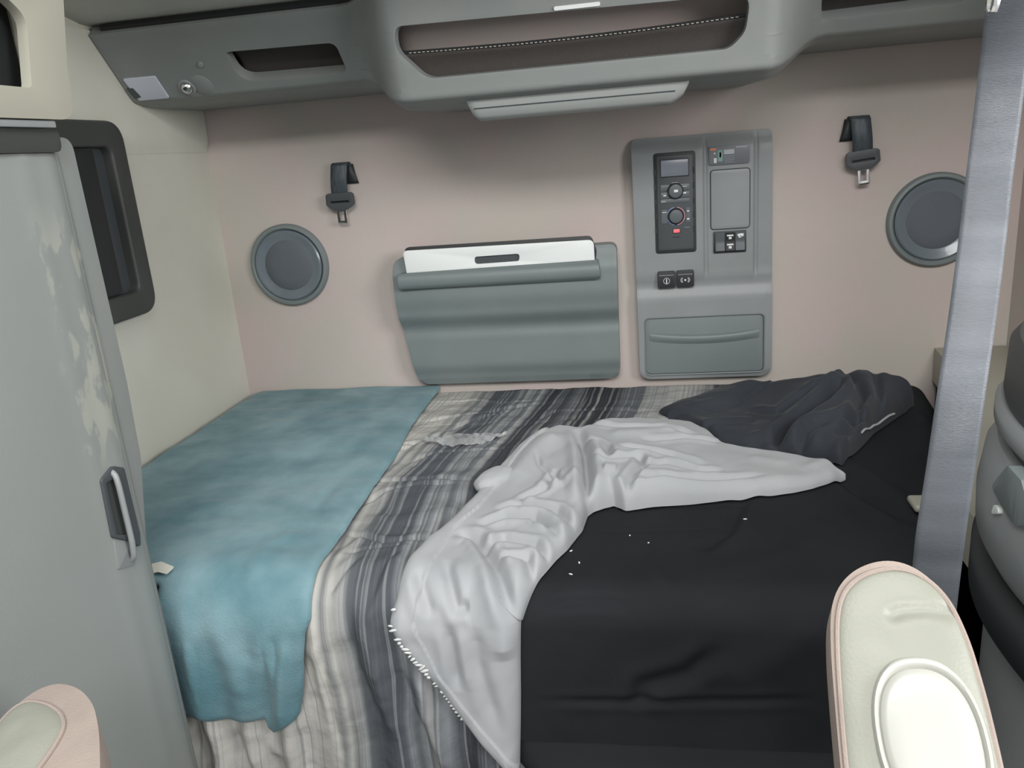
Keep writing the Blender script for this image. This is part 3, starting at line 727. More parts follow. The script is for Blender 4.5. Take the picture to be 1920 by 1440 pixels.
# instruction label
lx0, lz1 = q2(1329, 278); lx1, lz0 = q2(1406, 306); lz0 = q2(1368, 308)[1]; lz1 = q2(1368, 272)[1]
lb = plate('instruction_label', F, cr(lx0, lz0, lx1, lz1, .006), mat('label_grey', '6F7278', None, rough=.4), cp, depth=.0345, back=.02, bevel=.0008, label='grey instruction label')
lw = lx1 - lx0; lh = lz1 - lz0
def lbm(fx0, fz0, fx1, fz1, name, colr, r=.0005):
    return plate(name, F, cr(lx0 + fx0 * lw, lz1 - fz1 * lh, lx0 + fx1 * lw, lz1 - fz0 * lh, r), mat('print_' + colr, colr, None, rough=.5), lb, depth=.0349, back=.034)
lbm(.03, .10, .18, .22, 'printed_mark', 'E08A62', .002); lbm(.22, .22, .34, .82, 'printed_mark', '7FA39A', .004); lbm(.37, .22, .62, .46, 'printed_mark', 'B9BEC4')
lbm(.66, .08, .93, .16, 'printed_mark', 'A9AEB4'); lbm(.12, .62, .19, .88, 'printed_mark', 'D9DDDD'); lbm(.12, .34, .16, .42, 'printed_mark', 'D9DDDD')
lbm(.26, .34, .30, .6, 'printed_mark', 'DFF0E8')
for i in range(4): lbm(.38, .56 + i * .1, .62, .585 + i * .1, 'printed_line', '9096A0', 0)
for i in range(4): lbm(.04, .48 + i * .11, .09, .50 + i * .11, 'printed_line', '9096A0', 0)
# blank cover
px0, pz1 = q2(1333, 322); px1, pz0 = q2(1405, 425)
pz1 = q2(1368, 318)[1]; pz0 = q2(1368, 428)[1]
bc = plate('blank_cover', F, cr(px0, pz0, px1, pz1, .008), grey_lt, cp, depth=.0335, back=.02, bevel=.001, label='plain rounded cover plate')
tube('cover_seam', [F.w(a, b, .0315) for a, b in cr(px0 - .001, pz0 - .001, px1 + .001, pz1 + .001, .009)], .0014, charcoal, bc, n=6, closed=True)
# rocker switches
sx0 = q2(1338, 452)[0]; sx1 = q2(1399, 452)[0]; sz1 = q2(1368, 433)[1]; sz0 = q2(1368, 473)[1]
sf = plate('switch_frame', F, cr(sx0, sz0, sx1, sz1, .002), rubber, cp, depth=.036, back=.02, bevel=.0008)
w3 = (sx1 - sx0 - .006) / 3
def rocker(i, m, marks):
    a0 = sx0 + .003 + i * w3 + .001; a1 = a0 + w3 - .002
    zz0, zz1 = sz0 + .005, sz1 - .003; zm = (zz0 + zz1) / 2
    def dd(a, b, n): return a, b, n + (.0035 * abs(b - zm) / (zz1 - zm) if n > .037 else 0)
    s = plate('rocker_switch', F, cr(a0, zz0, a1, zz1, .001), m, sf, depth=.039, back=.03, bevel=.0006, cuts=([], [zm - .004, zm, zm + .004]), disp=dd)
    return a0, a1, zz0, zz1
for i, (m_, mk) in enumerate([(btn, []), (rubber, [(.15, .12, .85, .2), (.35, .24, .65, .36), (.15, .62, .85, .7), (.35, .74, .65, .88)]), (btn, [(.2, .1, .45, .2), (.45, .08, .85, .24), (.3, .2, .6, .3)])]):
    a0, a1, zz0, zz1 = rocker(i, m_, mk)
    for (fx0, fz0, fx1, fz1) in mk:
        plate('switch_mark', F, cr(a0 + fx0 * (a1 - a0), zz1 - fz1 * (zz1 - zz0), a0 + fx1 * (a1 - a0), zz1 - fz0 * (zz1 - zz0), .0004), icon, sf, depth=.0428, back=.041)
# push buttons with symbols
for i, (xa, xb) in enumerate(((1233, 1266), (1268, 1301))):
    a0 = q2(xa, 520)[0]; a1 = q2(xb, 520)[0]; zz1 = q2((xa + xb) / 2, 508 - i * 2)[1]; zz0 = q2((xa + xb) / 2, 539 - i * 2)[1]
    F2 = F
    pb = plate('push_button', F2, cr(a0, zz0, a1, zz1, .005), rubber, cp, depth=.042, back=.015, bevel=.0025, seg=3, label=('black button with a circled bar symbol' if i == 0 else 'black button with a dot between two brackets'))
    cx_, cz_ = (a0 + a1) / 2, zz0 + (zz1 - zz0) * .42
    yy = .0424
    plate('button_ridge', F2, cr(a0 + .004, zz1 - .011, a1 - .004, zz1 - .009, 0), grey, pb, depth=yy + .0006, back=.04)
    if i == 0:
        tube('circle_symbol', [F2.w(cx_ + .0075 * math.cos(t), cz_ + .0075 * math.sin(t), yy) for t in np.linspace(0, 2 * math.pi, 24, endpoint=False)], .0006, icon, pb, n=6, closed=True)
        plate('bar_symbol', F2, cr(cx_ - .0012, cz_ - .006, cx_ + .0012, cz_ + .005, .0005), icon, pb, depth=yy + .0004, back=.04)
    else:
        plate('dot_symbol', F2, circle2(cx_, cz_, .0024, 16), icon, pb, depth=yy + .0004, back=.04)
        for sgn in (-1, 1):
            for rr_ in (.008, .011):
                tube('bracket_symbol', [F2.w(cx_ + sgn * rr_ * math.cos(t), cz_ + .0065 * math.sin(t) / .75, yy) for t in np.linspace(-.75, .75, 9)], .0006, icon, pb, n=6)

# ================================================================== OVERHEAD CONSOLE
con = thing('overhead_console', 'long grey moulded overhead console with net pockets above the bunk', 'overhead console', (-.13, -.2, 1.55))
TL = .190                                              # face length in profile units
P0S, P1S, P0C, P1C = (-.430, 1.560), (-.305, 1.420), (-.520, 1.575), (-.478, 1.351)
XC0, XC1 = -.49, .27
def blend(x):
    a = float(sstep(np.array(x), XC0 - .09, XC0 + .035)); b = 1 - float(sstep(np.array(x), XC1 - .03, XC1 + .10)); return a * b
def face_pt(x, t, n):
    """x along, t down the face (0..TL) then back along the underside (TL..TL+.1), n outward"""
    k = blend(x)
    p0 = np.array([P0S[0] * (1 - k) + P0C[0] * k, P0S[1] * (1 - k) + P0C[1] * k]); p1 = np.array([P1S[0] * (1 - k) + P1C[0] * k, P1S[1] * (1 - k) + P1C[1] * k])
    p2 = np.array([-.004, p1[1] + .002 + .010 * k])
    def at(t):
        return p0 + (p1 - p0) * t / TL if t < TL else p1 + (p2 - p1) * min(1, (t - TL) / .1)
    w = .024
    acc = np.zeros(2); 
    for q in (-1, -.6, -.2, .2, .6, 1): acc += at(t + q * (w if abs(t - TL) < .05 else 0) * (1 - abs(t - TL) / .05 if abs(t - TL) < .05 else 0))
    p = acc / 6
    d1 = (p1 - p0) / np.linalg.norm(p1 - p0); d2 = (p2 - p1) / np.linalg.norm(p2 - p1)
    f_ = float(sstep(np.array(t), TL - .025, TL + .015)); d = d1 * (1 - f_) + d2 * f_; d /= np.linalg.norm(d)
    nn = np.array([d[1], -d[0]])
    return np.array([x, p[0] + nn[0] * n, p[1] + nn[1] * n])
def fframe(p0, p1):
    L_ = math.hypot(p1[0] - p0[0], p1[1] - p0[1]); return Frame((0, p0[0], p0[1]), (1, 0, 0), (0, -(p1[0] - p0[0]) / L_, -(p1[1] - p0[1]) / L_)), L_
SF_, LSS = fframe(P0S, P1S); CF_, LCC = fframe(P0C, P1C)
assert SF_.N[1] < 0 and CF_.N[1] < 0
sp = lambda p: (SF_.p2(p)[0], -SF_.p2(p)[1] * TL / LSS); cpn = lambda p: (CF_.p2(p)[0], -CF_.p2(p)[1] * TL / LCC)
XE = .884
ol = fillet([(XL + .014, .001), (XE, .001), (XE, TL + .098), (XL + .016, TL + .098), (XL + .014, TL)], [0, 0, 0, .002, .002], 3)
h1 = fillet([sp(p) for p in [(421, 98), (628, 80), (652, 136), (452, 153)]], [.012, .02, .016, .045], 7)
h2 = fillet([cpn(p) for p in [(738, 50), (1409, -12), (1398, 60), (1368, 92), (800, 148), (742, 95)]], [.03, .03, .03, .04, .05, .03], 7)
h3 = fillet([sp(p) for p in [(1538, -14), (1830, -40), (1815, 4), (1540, 38)]], [.02, .02, .03, .012], 7)
def keep(h): return [(a, max(.006, b)) for a, b in h]
bm = plate_bm(ol, [keep(h1), keep(h2), keep(h3)], .0, .010, 4, (np.linspace(XL + .03, XE - .01, 112), list(np.linspace(.01, .15, 8)) + list(np.linspace(.155, .24, 22)) + [.26, .275]), back=-.028)
for v in bm.verts:
    a, t, n = v.co
    v.co = Vector(face_pt(a, t, n))
link('fascia', bm_mesh(bm), grey, con, angle=50)
G = [[face_pt(XL + .014, t, -.001) for t in np.linspace(0, TL + .098, 40)], [np.array([XL + .014, -.01, 1.50])] * 40]
link('end_cap', grid_mesh(np.array(G)), grey, con, angle=60)
link('shelf_back', grid_mesh(np.array([[face_pt(x, t, -.012 - .095 * float(sstep(np.array(t), .012, .06))) for t in np.linspace(.006, TL - .03, 16)] for x in np.linspace(XL + .06, XE - .02, 110)])), felt, con, angle=None)
tube('top_seal', [face_pt(x, .001, -.010) + np.array([0, .004, .006]) for x in np.linspace(XL + .04, XE - .02, 90)], .008, blacktrim, con, n=8, label='black seal along the top edge')
# nets with stitched hems
netm = mat('brown_net', '4A4542', '3A3634', 1200, 0.9, bump=0.6, bscale=900)
def net(name, fn, p_l, p_r, bot_l, bot_r, depth, label=None, stitches=True):
    G = []; hem = []
    (xa, ta), (xb, tb) = fn(p_l), fn(p_r); (xc, tc_), (xd, td) = fn(bot_l), fn(bot_r)
    for i in range(41):
        s = i / 40; xt = xa + (xb - xa) * s; t0 = ta + (tb - ta) * s; t1 = tc_ + (td - tc_) * s
        sag = .006 * math.sin(math.pi * s); row = []
        for j in range(9):
            r = j / 8; row.append(face_pt(xt, t0 + sag * (1 - r) + (t1 - t0) * r, -depth - .012 * math.sin(math.pi * r)))
        hem.append(row[0]); G.append(row)
    n_ = link(name, grid_mesh(np.array(G)), netm, con, angle=None, label=label); s_ = n_.modifiers.new('s', 'SOLIDIFY'); s_.thickness = .002
    tube('hem', [h + np.array([0, 0, .001]) for h in hem], .0035, blacktrim, n_, n=8, label='black hem')
    if stitches:
        H = np.array(hem); d = np.r_[0, np.cumsum(np.linalg.norm(np.diff(H, axis=0), axis=1))]
        pos = np.arange(.03, d[-1] - .03, .0088); bmx = bmesh.new()
        for u_ in pos:
            c = Vector([np.interp(u_, d, H[:, q]) for q in range(3)]) + Vector((0, -.0035, -.0005))
            bmesh.ops.create_cube(bmx, size=1, matrix=Matrix.Translation(c) @ Matrix.Diagonal((.0050, .0012, .0014, 1)))
        st_ = link('stitching', bm_mesh(bmx), mat('thread', 'B4AEA6', None, rough=.8), n_, label='white stitches'); st_['kind'] = 'stuff'
net('net_pocket', cpn, (735, 104), (1425, 28), (735, 175), (1425, 110), .030, 'brown net with a white-stitched hem')
net('net_pocket', sp, (424, 101), (640, 84), (424, 175), (655, 150), .030, 'brown net behind the left opening', False)
net('net_pocket', sp, (1536, -12), (1835, -40), (1536, 60), (1835, 25), .030, 'brown net behind the right opening', False)
# small white tab at the top of the middle opening
a_, t_ = cpn((1042, 15)); b_, t2 = cpn((1122, 8))
Q = Frame(face_pt((a_ + b_) / 2, (t_ + t2) / 2, 0), CF_.U, CF_.V)
plate('white_tab', Q, fillet([(-.042, .0035), (.042, .0035), (.042, -.0035), (-.042, -.0035)], .003, 3), white, con, depth=.004, back=-.01, label='narrow white tab')
# reading lamp at the left end
plate('reading_lamp', SF_, fillet([SF_.p2(p) for p in [(231, 147), (291, 142), (318, 182), (262, 187)]], .003, 3), lampw, con, depth=.004, back=-.01, bevel=.001, label='flat white lamp lens')
plate('lamp_switch', SF_, fillet([SF_.p2(p) for p in [(238, 164), (250, 163), (266, 180), (254, 183)]], .002, 3), charcoal, con, depth=.005, back=-.01, bevel=.001)
def facefr(x, t): return Frame(face_pt(x, t, 0), SF_.U, SF_.V)
a_, t_ = sp((351, 164))
def knob_lathe(name, x, t, prof, m, label=None):
    f_ = facefr(x, t); return lathe(name, f_.o, f_, prof, m, con, n=32, label=label)
knob_lathe('spot_lamp_ring', a_, t_, [(.020, 0), (.019, .003), (.015, .004), (.0135, .002)], grey_lt, 'round spot lamp surround')
knob_lathe('spot_lamp', a_, t_, [(.0135, .002), (.010, .009), (.006, .011), (0, .0115)], chrome, 'chrome spot lamp')
a2, t2_ = sp((378, 160)); knob_lathe('lamp_swivel', a2, t2_, [(.026, 0), (.024, .0015), (0, .002)], grey, 'round swivel plate')
a3, t3 = sp((376, 120)); knob_lathe('small_latch', a3, t3, [(.006, 0), (.0055, .004), (0, .005)], grey_lt)
# light bar under the centre
LBY, LBZ = -.400, 1.3700
LBZ = 1.3575; LT0 = onY((874, 190), -.448); LT1 = onY((1292, 153), -.448)
LBX0, LBX1 = float(LT0[0]), float(LT1[0]); LY = -.448
G = []
for x in np.linspace(LBX0, LBX1, 50):
    k = min(1, (x - LBX0) / .018, (LBX1 - x) / .035); k = max(k, 0) ** .5
    row = [[x, LY + dy * (.4 + .6 * k) , LBZ + .004 - (.004 + dz) * (.15 + .85 * k)] for dy, dz in [(.11, -.003), (0, -.003), (-.003, .002), (.001, .012), (.010, .028), (.020, .034), (.050, .036), (.11, .016)]]
    G.append(row)
lbar = link('light_bar', grid_mesh(np.array(G), closed_v=True), mat('light_bar_grey', 'A1A4A2', None, rough=.45), con, angle=40, label='slim lighter grey light bar')
tube('bar_seam', [(x, LY + .0012, LBZ - .013) for x in np.linspace(LBX0 + .014, LBX1 - .026, 20)], .0012, charcoal, lbar, n=6)
q = onY((1232, 176), LY + .012)
box('bar_button', q[0] - .006, q[0] + .006, LY + .006, LY + .03, q[2] - .0025, q[2] + .0025, icon, lbar, bev=.001, label='tiny white button')

# ================================================================== LEFT: SIDE WINDOW, LOCKER, WARDROBE
# framed recess on the left wall
FL = Frame((XL, 0, 0), (0, -1, 0), (0, 0, 1))     # a = -y, b = z, normal: cross((0,-1,0),(0,0,1)) = (-1,0,0) -> flip
FL = Frame((XL, 0, 0), (0, 1, 0), (0, 0, 1))      # normal (1,0,0)
def lpx(p): return FL.p2(p)
win = thing('window_1', None, None, (XL, -.55, 1.1), kind='structure')
wa = [lpx(p) for p in [(196, 226), (222, 250), (276, 560), (262, 588)]]
y_r = .5 * (lpx((222, 300))[0] + lpx((262, 520))[0]) + .0; zt_ = lpx((190, 228))[1]; zb_ = lpx((235, 596))[1]
yl = y_r - .62
wo = fillet([(yl, zt_), (y_r, zt_), (y_r, zb_), (yl, zb_)], .05, 8)
wi = fillet([(yl + .05, zt_ - .055), (y_r - .055, zt_ - .055), (y_r - .055, zb_ + .055), (yl + .05, zb_ + .055)], .02, 6)
plate('window_frame', FL, wo, grey_dk, win, holes=[wi], depth=.030, bevel=.008, seg=3)
plate('window_blind', FL, [(yl + .04, zt_ - .04), (y_r - .04, zt_ - .04), (y_r - .04, zb_ + .04), (yl + .04, zb_ + .04)], charcoal, win, depth=.006, back=.002)
plate('blind_rail', FL, fillet([(y_r - .16, zt_ - .06), (y_r - .105, zt_ - .06), (y_r - .105, zb_ + .06), (y_r - .16, zb_ + .06)], .004), rubber, win, depth=.020, back=.004, bevel=.002)

WX = -.744; WY = -1.108
wd = thing('wardrobe', 'tall grey wardrobe with worn door at the left, standing at the foot of the bunk', 'wardrobe', (-.95, -1.4, 0))
box('wardrobe_body', XL + .03, WX - .016, -1.95, WY - .012, .002, 1.325, grey, wd, bev=.006)
# door: its far vertical edge is rolled round
FD = Frame((WX, 0, 0), (0, 1, 0), (0, 0, 1))
hnd_c = [FD.p2(p) for p in [(186, 895), (210, 875), (232, 880), (256, 1010), (248, 1060), (214, 1060)]]
dy0, dy1 = -1.90, WY
def door_mesh():
    ys = np.r_[np.linspace(dy0, dy1 - .05, 60), np.linspace(dy1 - .045, dy1, 14)]
    zsx = np.linspace(.03, 1.302, 150)
    G = []
    for z in zsx:
        row = []
        for y in ys:
            d = dy1 - y; x = WX
            if d < .035: x -= .016 * (1 - math.sqrt(max(0, 1 - (1 - d / .035) ** 2)))
            x += .0015 * math.exp(-((d - .075) / .012) ** 2)
            row.append([x, y, z])
        row += [[WX - .016, dy1 - .001, z]]
        G.append(row)
    return grid_mesh(np.array(G))
dr = link('wardrobe_door', door_mesh(), doorm, wd, angle=60, label='grey door worn pale along its edge')
s_ = dr.modifiers.new('s', 'SOLIDIFY'); s_.thickness = .010; s_.offset = 1
plate('side_trim', Frame((WX - .020, 0, 0), (0, 1, 0), (0, 0, 1)), fillet([(WY - .02, 1.322), (WY + .036, 1.322), (WY + .040, .98), (WY + .034, .86), (WY - .005, .70), (WY - .02, .70)], [0, .02, .1, .1, .05, 0], 8), grey, wd, depth=.010, back=-.03, bevel=.008, seg=4, label='grey trim behind the door edge')
# recessed top grip rail
ga, gz1 = FD.p2((50, 246)); _, gz0 = FD.p2((50, 287)); yr_, _ = FD.p2((108, 262))
G = fillet([(dy0, gz1), (yr_, gz1), (yr_, gz0), (dy0, gz0)], [0, .004, .014, 0])
plate('top_grip', FD, G, grey_dk, dr, depth=.004, back=-.008, bevel=.003, label='dark grip recess')
plate('top_rail', FD, fillet([(dy0, gz1 + .004), (yr_ - .01, gz1 + .004), (yr_ - .01, gz1 + .012), (dy0, gz1 + .012)], .002, 3), grey_lt, dr, depth=.010, back=-.01, bevel=.002)
# pull handle
h0 = FD.p2((204, 884)); h1_ = FD.p2((246, 1052))
hy = (FD.p2((190, 930))[0], FD.p2((236, 930))[0])
def hp(p): return FD.p2(p)
sur = fillet([hp(p) for p in [(184, 900), (207, 874), (226, 877), (256, 1000), (258, 1028), (244, 1016), (206, 1008)]], .006, 4)
surh = fillet([hp(p) for p in [(191, 905), (213, 895), (238, 1003), (212, 1003)]], .004, 4)
plate('handle_surround', FD, sur, charcoal, dr, holes=[surh], depth=.006, back=0, bevel=.002)
plate('handle_recess', FD, surh, grey_dk, dr, depth=.0012, back=0)
pts = [FD.w(*hp(p), n) for p, n in [((205, 884), .002), ((204, 890), .010), ((208, 915), .013), ((220, 965), .013), ((232, 1015), .013), ((241, 1044), .009), ((245, 1050), .002)]]
tube('handle_grip', catmull(pts, 30), [.0042] * 30, grey_lt, dr, n=10, label='light grey pull bar')
plate('catch_plate', FD, fillet([hp(p) for p in [(210, 1010), (244, 1016), (250, 1058), (219, 1068)]], .003, 3), grey, dr, depth=.003, back=0, bevel=.001)
# overhead side locker, cream
LXx = -.732
FO = Frame((LXx, 0, 0), (0, 1, 0), (0, 0, 1))
lk = thing('side_locker', 'cream overhead side locker with a dark opening, above the grey wardrobe', 'locker', (-.95, -1.2, 1.36))
ly, _ = FO.p2((140, 200)); zb, zt2 = FO.p2((70, 226))[1], 1.80
_, zb = FO.p2((60, 222)); y1u, _ = FO.p2((121, 0))
lo = fillet([(-2.0, zb - .002), (ly - .004, zb), (ly + .003, 1.41), (y1u, 1.50), (y1u + .01, 1.598), (-2.0, 1.598)], [0, .03, .02, .02, 0, 0], 8)
oy, oz0 = FO.p2((60, 165)); oy2, oz1 = FO.p2((38, 30)); 
op = fillet([(-1.85, oz0 + .004), (oy, oz0), (oy2 + .01, oz1), (oy2 - .015, oz1 + .018), (-1.85, oz1 + .03)], [0, .008, .03, .03, 0], 6)
plate('locker_front', FO, lo, cream2, lk, holes=[op], depth=.0, back=-.014, bevel=.010, seg=5, angle=50)
def lmesh(): return box_bm(XL + .035, LXx - .032, -1.98, min(ly, y1u) - .03, zb + .02, zb + .035)
link('locker_floor', bm_mesh(lmesh()), cream2, lk)
box('shade_backing', LXx - .045, LXx - .035, -1.95, ly - .04, zb + .04, 1.596, blacktrim, lk)  # black sheet close behind the opening, paints in the shade inside
box('locker_end', XL + .035, LXx - .030, ly - .035, ly - .025, zb + .012, 1.596, cream2, lk, bev=.003)
# dark seal between wardrobe and locker
tube('locker_seal', [(LXx - .02, y, zb + .009) for y in np.linspace(-1.95, ly - .03, 12)], .008, grey_dk, lk, n=8)

# ================================================================== RIGHT: BOLSTER, ROUNDED CABINET, BELT
bol = plate('side_bolster', Frame((0, 0, .615), (1, 0, 0), (0, 1, 0)), fillet([(.722, -.004), (.704, -.14), (.576, -.60), (.500, -.78), (.465, -.90), (.462, -.975), (.885, -.975), (.885, -.004)], [0, .05, .05, .03, .02, .01, .01, 0], 5), cream2, None, depth=.085, bevel=.014, seg=4, loc=(.7, -.5, .615))
tag(bol, 'cream moulded side panel at the right end of the bed, behind the hanging belt', 'bolster')
box('panel_support', .73, .88, -.95, -.01, .002, .613, blacktrim, bol, label='dark support below')

# rounded cabinet: one large rounded corner seen from above, standing in front of the panel
CX, CY, CR = .90, -1.24, .50
cab = thing('rounded_cabinet', 'grey round-cornered cabinet with a dark top at the right edge of the photo', 'cabinet', (CX, CY - .1, 0))
def plan(off, n=64):
    r = CR + off; pts = []
    a0 = math.pi - math.asin((-1.0 + off * 0 - CY) / r)
    for t in np.linspace(a0, math.pi * 1.5, n): pts.append((CX + r * math.cos(t), CY + r * math.sin(t)))
    pts.append((1.22, CY - r)); 
    return [(1.22, -1.0)] + pts
def sweep(name, prof, m, parent=None, cap_top=False, cap_bot=False, **k):
    G = np.array([[[x, y, z] for x, y in plan(off)] for off, z in prof])
    me = grid_mesh(G, closed_v=True)
    if cap_top or cap_bot:
        bm = bmesh.new(); bm.from_mesh(me); bm.verts.ensure_lookup_table(); n = G.shape[1]; kk = G.shape[0]
        if cap_top: bm.faces.new([bm.verts[(kk - 1) * n + i] for i in range(n)])
        if cap_bot: bm.faces.new([bm.verts[i] for i in range(n)][::-1])
        bmesh.ops.recalc_face_normals(bm, faces=bm.faces); bm.to_mesh(me); bm.free()
    return link(name, me, m, parent or cab, angle=45, **k)
sweep('lower_panel', [(-.012, .004), (-.012, .66)], grey_lt, cap_bot=True)
sweep('black_band', [(-.020, .655), (.004, .66), (.012, .672), (.012, .722), (.002, .732), (-.02, .735)], rubber, label='dark curved band')
dbody = sweep('drawer_front', [(-.02, .733), (-.002, .738), (.010, .76), (.012, .80), (.006, .850), (-.006, .872), (-.02, .876)], grey_lt, label='bulging grey drawer front')
sweep('dark_groove', [(-.022, .87), (-.014, .874), (-.014, .888), (-.022, .892)], grey_dk)  # dark grey groove between drawer and rim
sweep('light_ring', [(-.022, .886), (-.006, .889), (.000, .896), (.000, .912), (-.006, .92), (-.022, .922)], grey_lt, label='light grey rim')
sweep('dark_top', [(-.024, .918), (-.010, .922), (-.008, .930), (-.010, .985), (-.020, .998), (-.04, 1.0)], grey_dk, cap_top=True, label='dark top')
# drawer's diamond highlight shaped as a raised plate, and a little bright catch
def onc(p, off=.012):
    """photo direction -> cabinet surface"""
    v = ray(p); a = v[0] ** 2 + v[1] ** 2; b = 2 * (v[0] * (CAM[0] - CX) + v[1] * (CAM[1] - CY)); c = (CAM[0] - CX) ** 2 + (CAM[1] - CY) ** 2 - (CR + off) ** 2
    dsc = b * b - 4 * a * c
    if dsc < 0: return None
    return CAM + v * ((-b - math.sqrt(dsc)) / (2 * a))
def cpatch(name, pxs, m, off0, off1, **k):
    pts = [onc(p) for p in pxs]
    pts = [p for p in pts if p is not None]
    an = [math.atan2(p[1] - CY, p[0] - CX) % (2 * math.pi) for p in pts]; z = [p[2] for p in pts]
    bm = plate_bm(fillet(list(zip([a * CR for a in an], z)), .006, 4), (), off1, .002, 2, (np.linspace(min(an) * CR, max(an) * CR, 12), []), back=off0)
    for v in bm.verts:
        t = v.co.x / CR; v.co = Vector((CX + (CR + v.co.z) * math.cos(t), CY + (CR + v.co.z) * math.sin(t), v.co.y))
    return link(name, bm_mesh(bm), m, dbody, **k)
cpatch('highlight_plate', [(1862, 912), (1893, 872), (1918, 900), (1945, 990), (1905, 985)], grey_bl, .0, .014, label='raised plate standing for a diamond-shaped highlight')
cpatch('bright_catch', [(1860, 963), (1866, 946), (1873, 951), (1875, 964)], icon, .0, .0135, label='tiny bright catch')

struct('trim_2', box_bm(XL - .02, 1.25, -1.46, -1.34, 1.865, 1.93, .015), grey)      # cross bar under the roof that carries the belt
# hanging grey belt
belt = thing('seat_belt', 'wide shiny grey seat belt webbing hanging in front of the bed at the right', 'seat belt', (.36, -1.36, 0))
cl = [(1950, -420, 93), (1930, -240, 93), (1910, -60, 92), (1894, 20, 94), (1882, 120, 92), (1868, 230, 91), (1854, 340, 90), (1842, 450, 91), (1824, 590, 92), (1802, 740, 93), (1784, 870, 94), (1764, 1000, 96), (1753, 1100, 92), (1744, 1200, 88), (1734, 1320, 86), (1722, 1460, 84)]
ctl = np.array(cl, float); n = 190
u_ = np.linspace(0, 1, n); c = np.stack([np.interp(u_, np.linspace(0, 1, len(cl)), ctl[:, i]) for i in range(3)], 1)
for _ in range(12): c[1:-1] = (c[:-2] + 2 * c[1:-1] + c[2:]) / 4
YB = -1.36
BL = []
for i in range(n):
    yb = YB + .055 * math.sin((c[i, 1] + 150) / 1500 * 2 * math.pi * 1.15) - .012 * math.cos(c[i, 1] / 210)
    L_ = onY((c[i, 0] - c[i, 2] / 2, c[i, 1] + 4), yb + .004); Rr = onY((c[i, 0] + c[i, 2] / 2, c[i, 1] - 4), yb - .004)
    row = [L_ + (Rr - L_) * t + np.array([0, -.0022 * (1 - (2 * t - 1) ** 2), 0]) for t in np.linspace(0, 1, 11)]
    BL.append(row)
BL = [[q + np.array([0, 0, dz]) for q in BL[0]] for dz in np.linspace(1.90 - BL[0][5][2], .01, 14)] + BL
n += 14
zs_ = (np.array(BL)[:, 0, 2] - 1.2) 
uvb = np.stack([np.tile(np.linspace(0, 1, 11), (n, 1)), np.tile(np.linspace(0, 1, n)[:, None], (1, 11))], -1)
o = link('webbing', grid_mesh(np.array(BL), uvb), webm, belt, angle=None); s_ = o.modifiers.new('s', 'SOLIDIFY'); s_.thickness = .0016
A_ = onY((1866, -30), YB + .02); B_ = onY((1864, 26), YB + .02); 
tube('guide_hook', catmull([onY((1872, -60), YB - .01), onY((1869, 0), YB - .012), onY((1862, 27), YB - .012), onY((1855, 24), YB - .008), onY((1858, -10), YB - .008), onY((1864, -60), YB - .008), onY((1876, -92), YB - .03), onY((1925, -100), YB - .06), onY((1985, -96), YB - .03), onY((1988, -70), YB + .01), onY((1930, -62), YB + .02), onY((1872, -60), YB + .01)], 60), .0032, chrome, belt, n=8, label='bright metal guide')

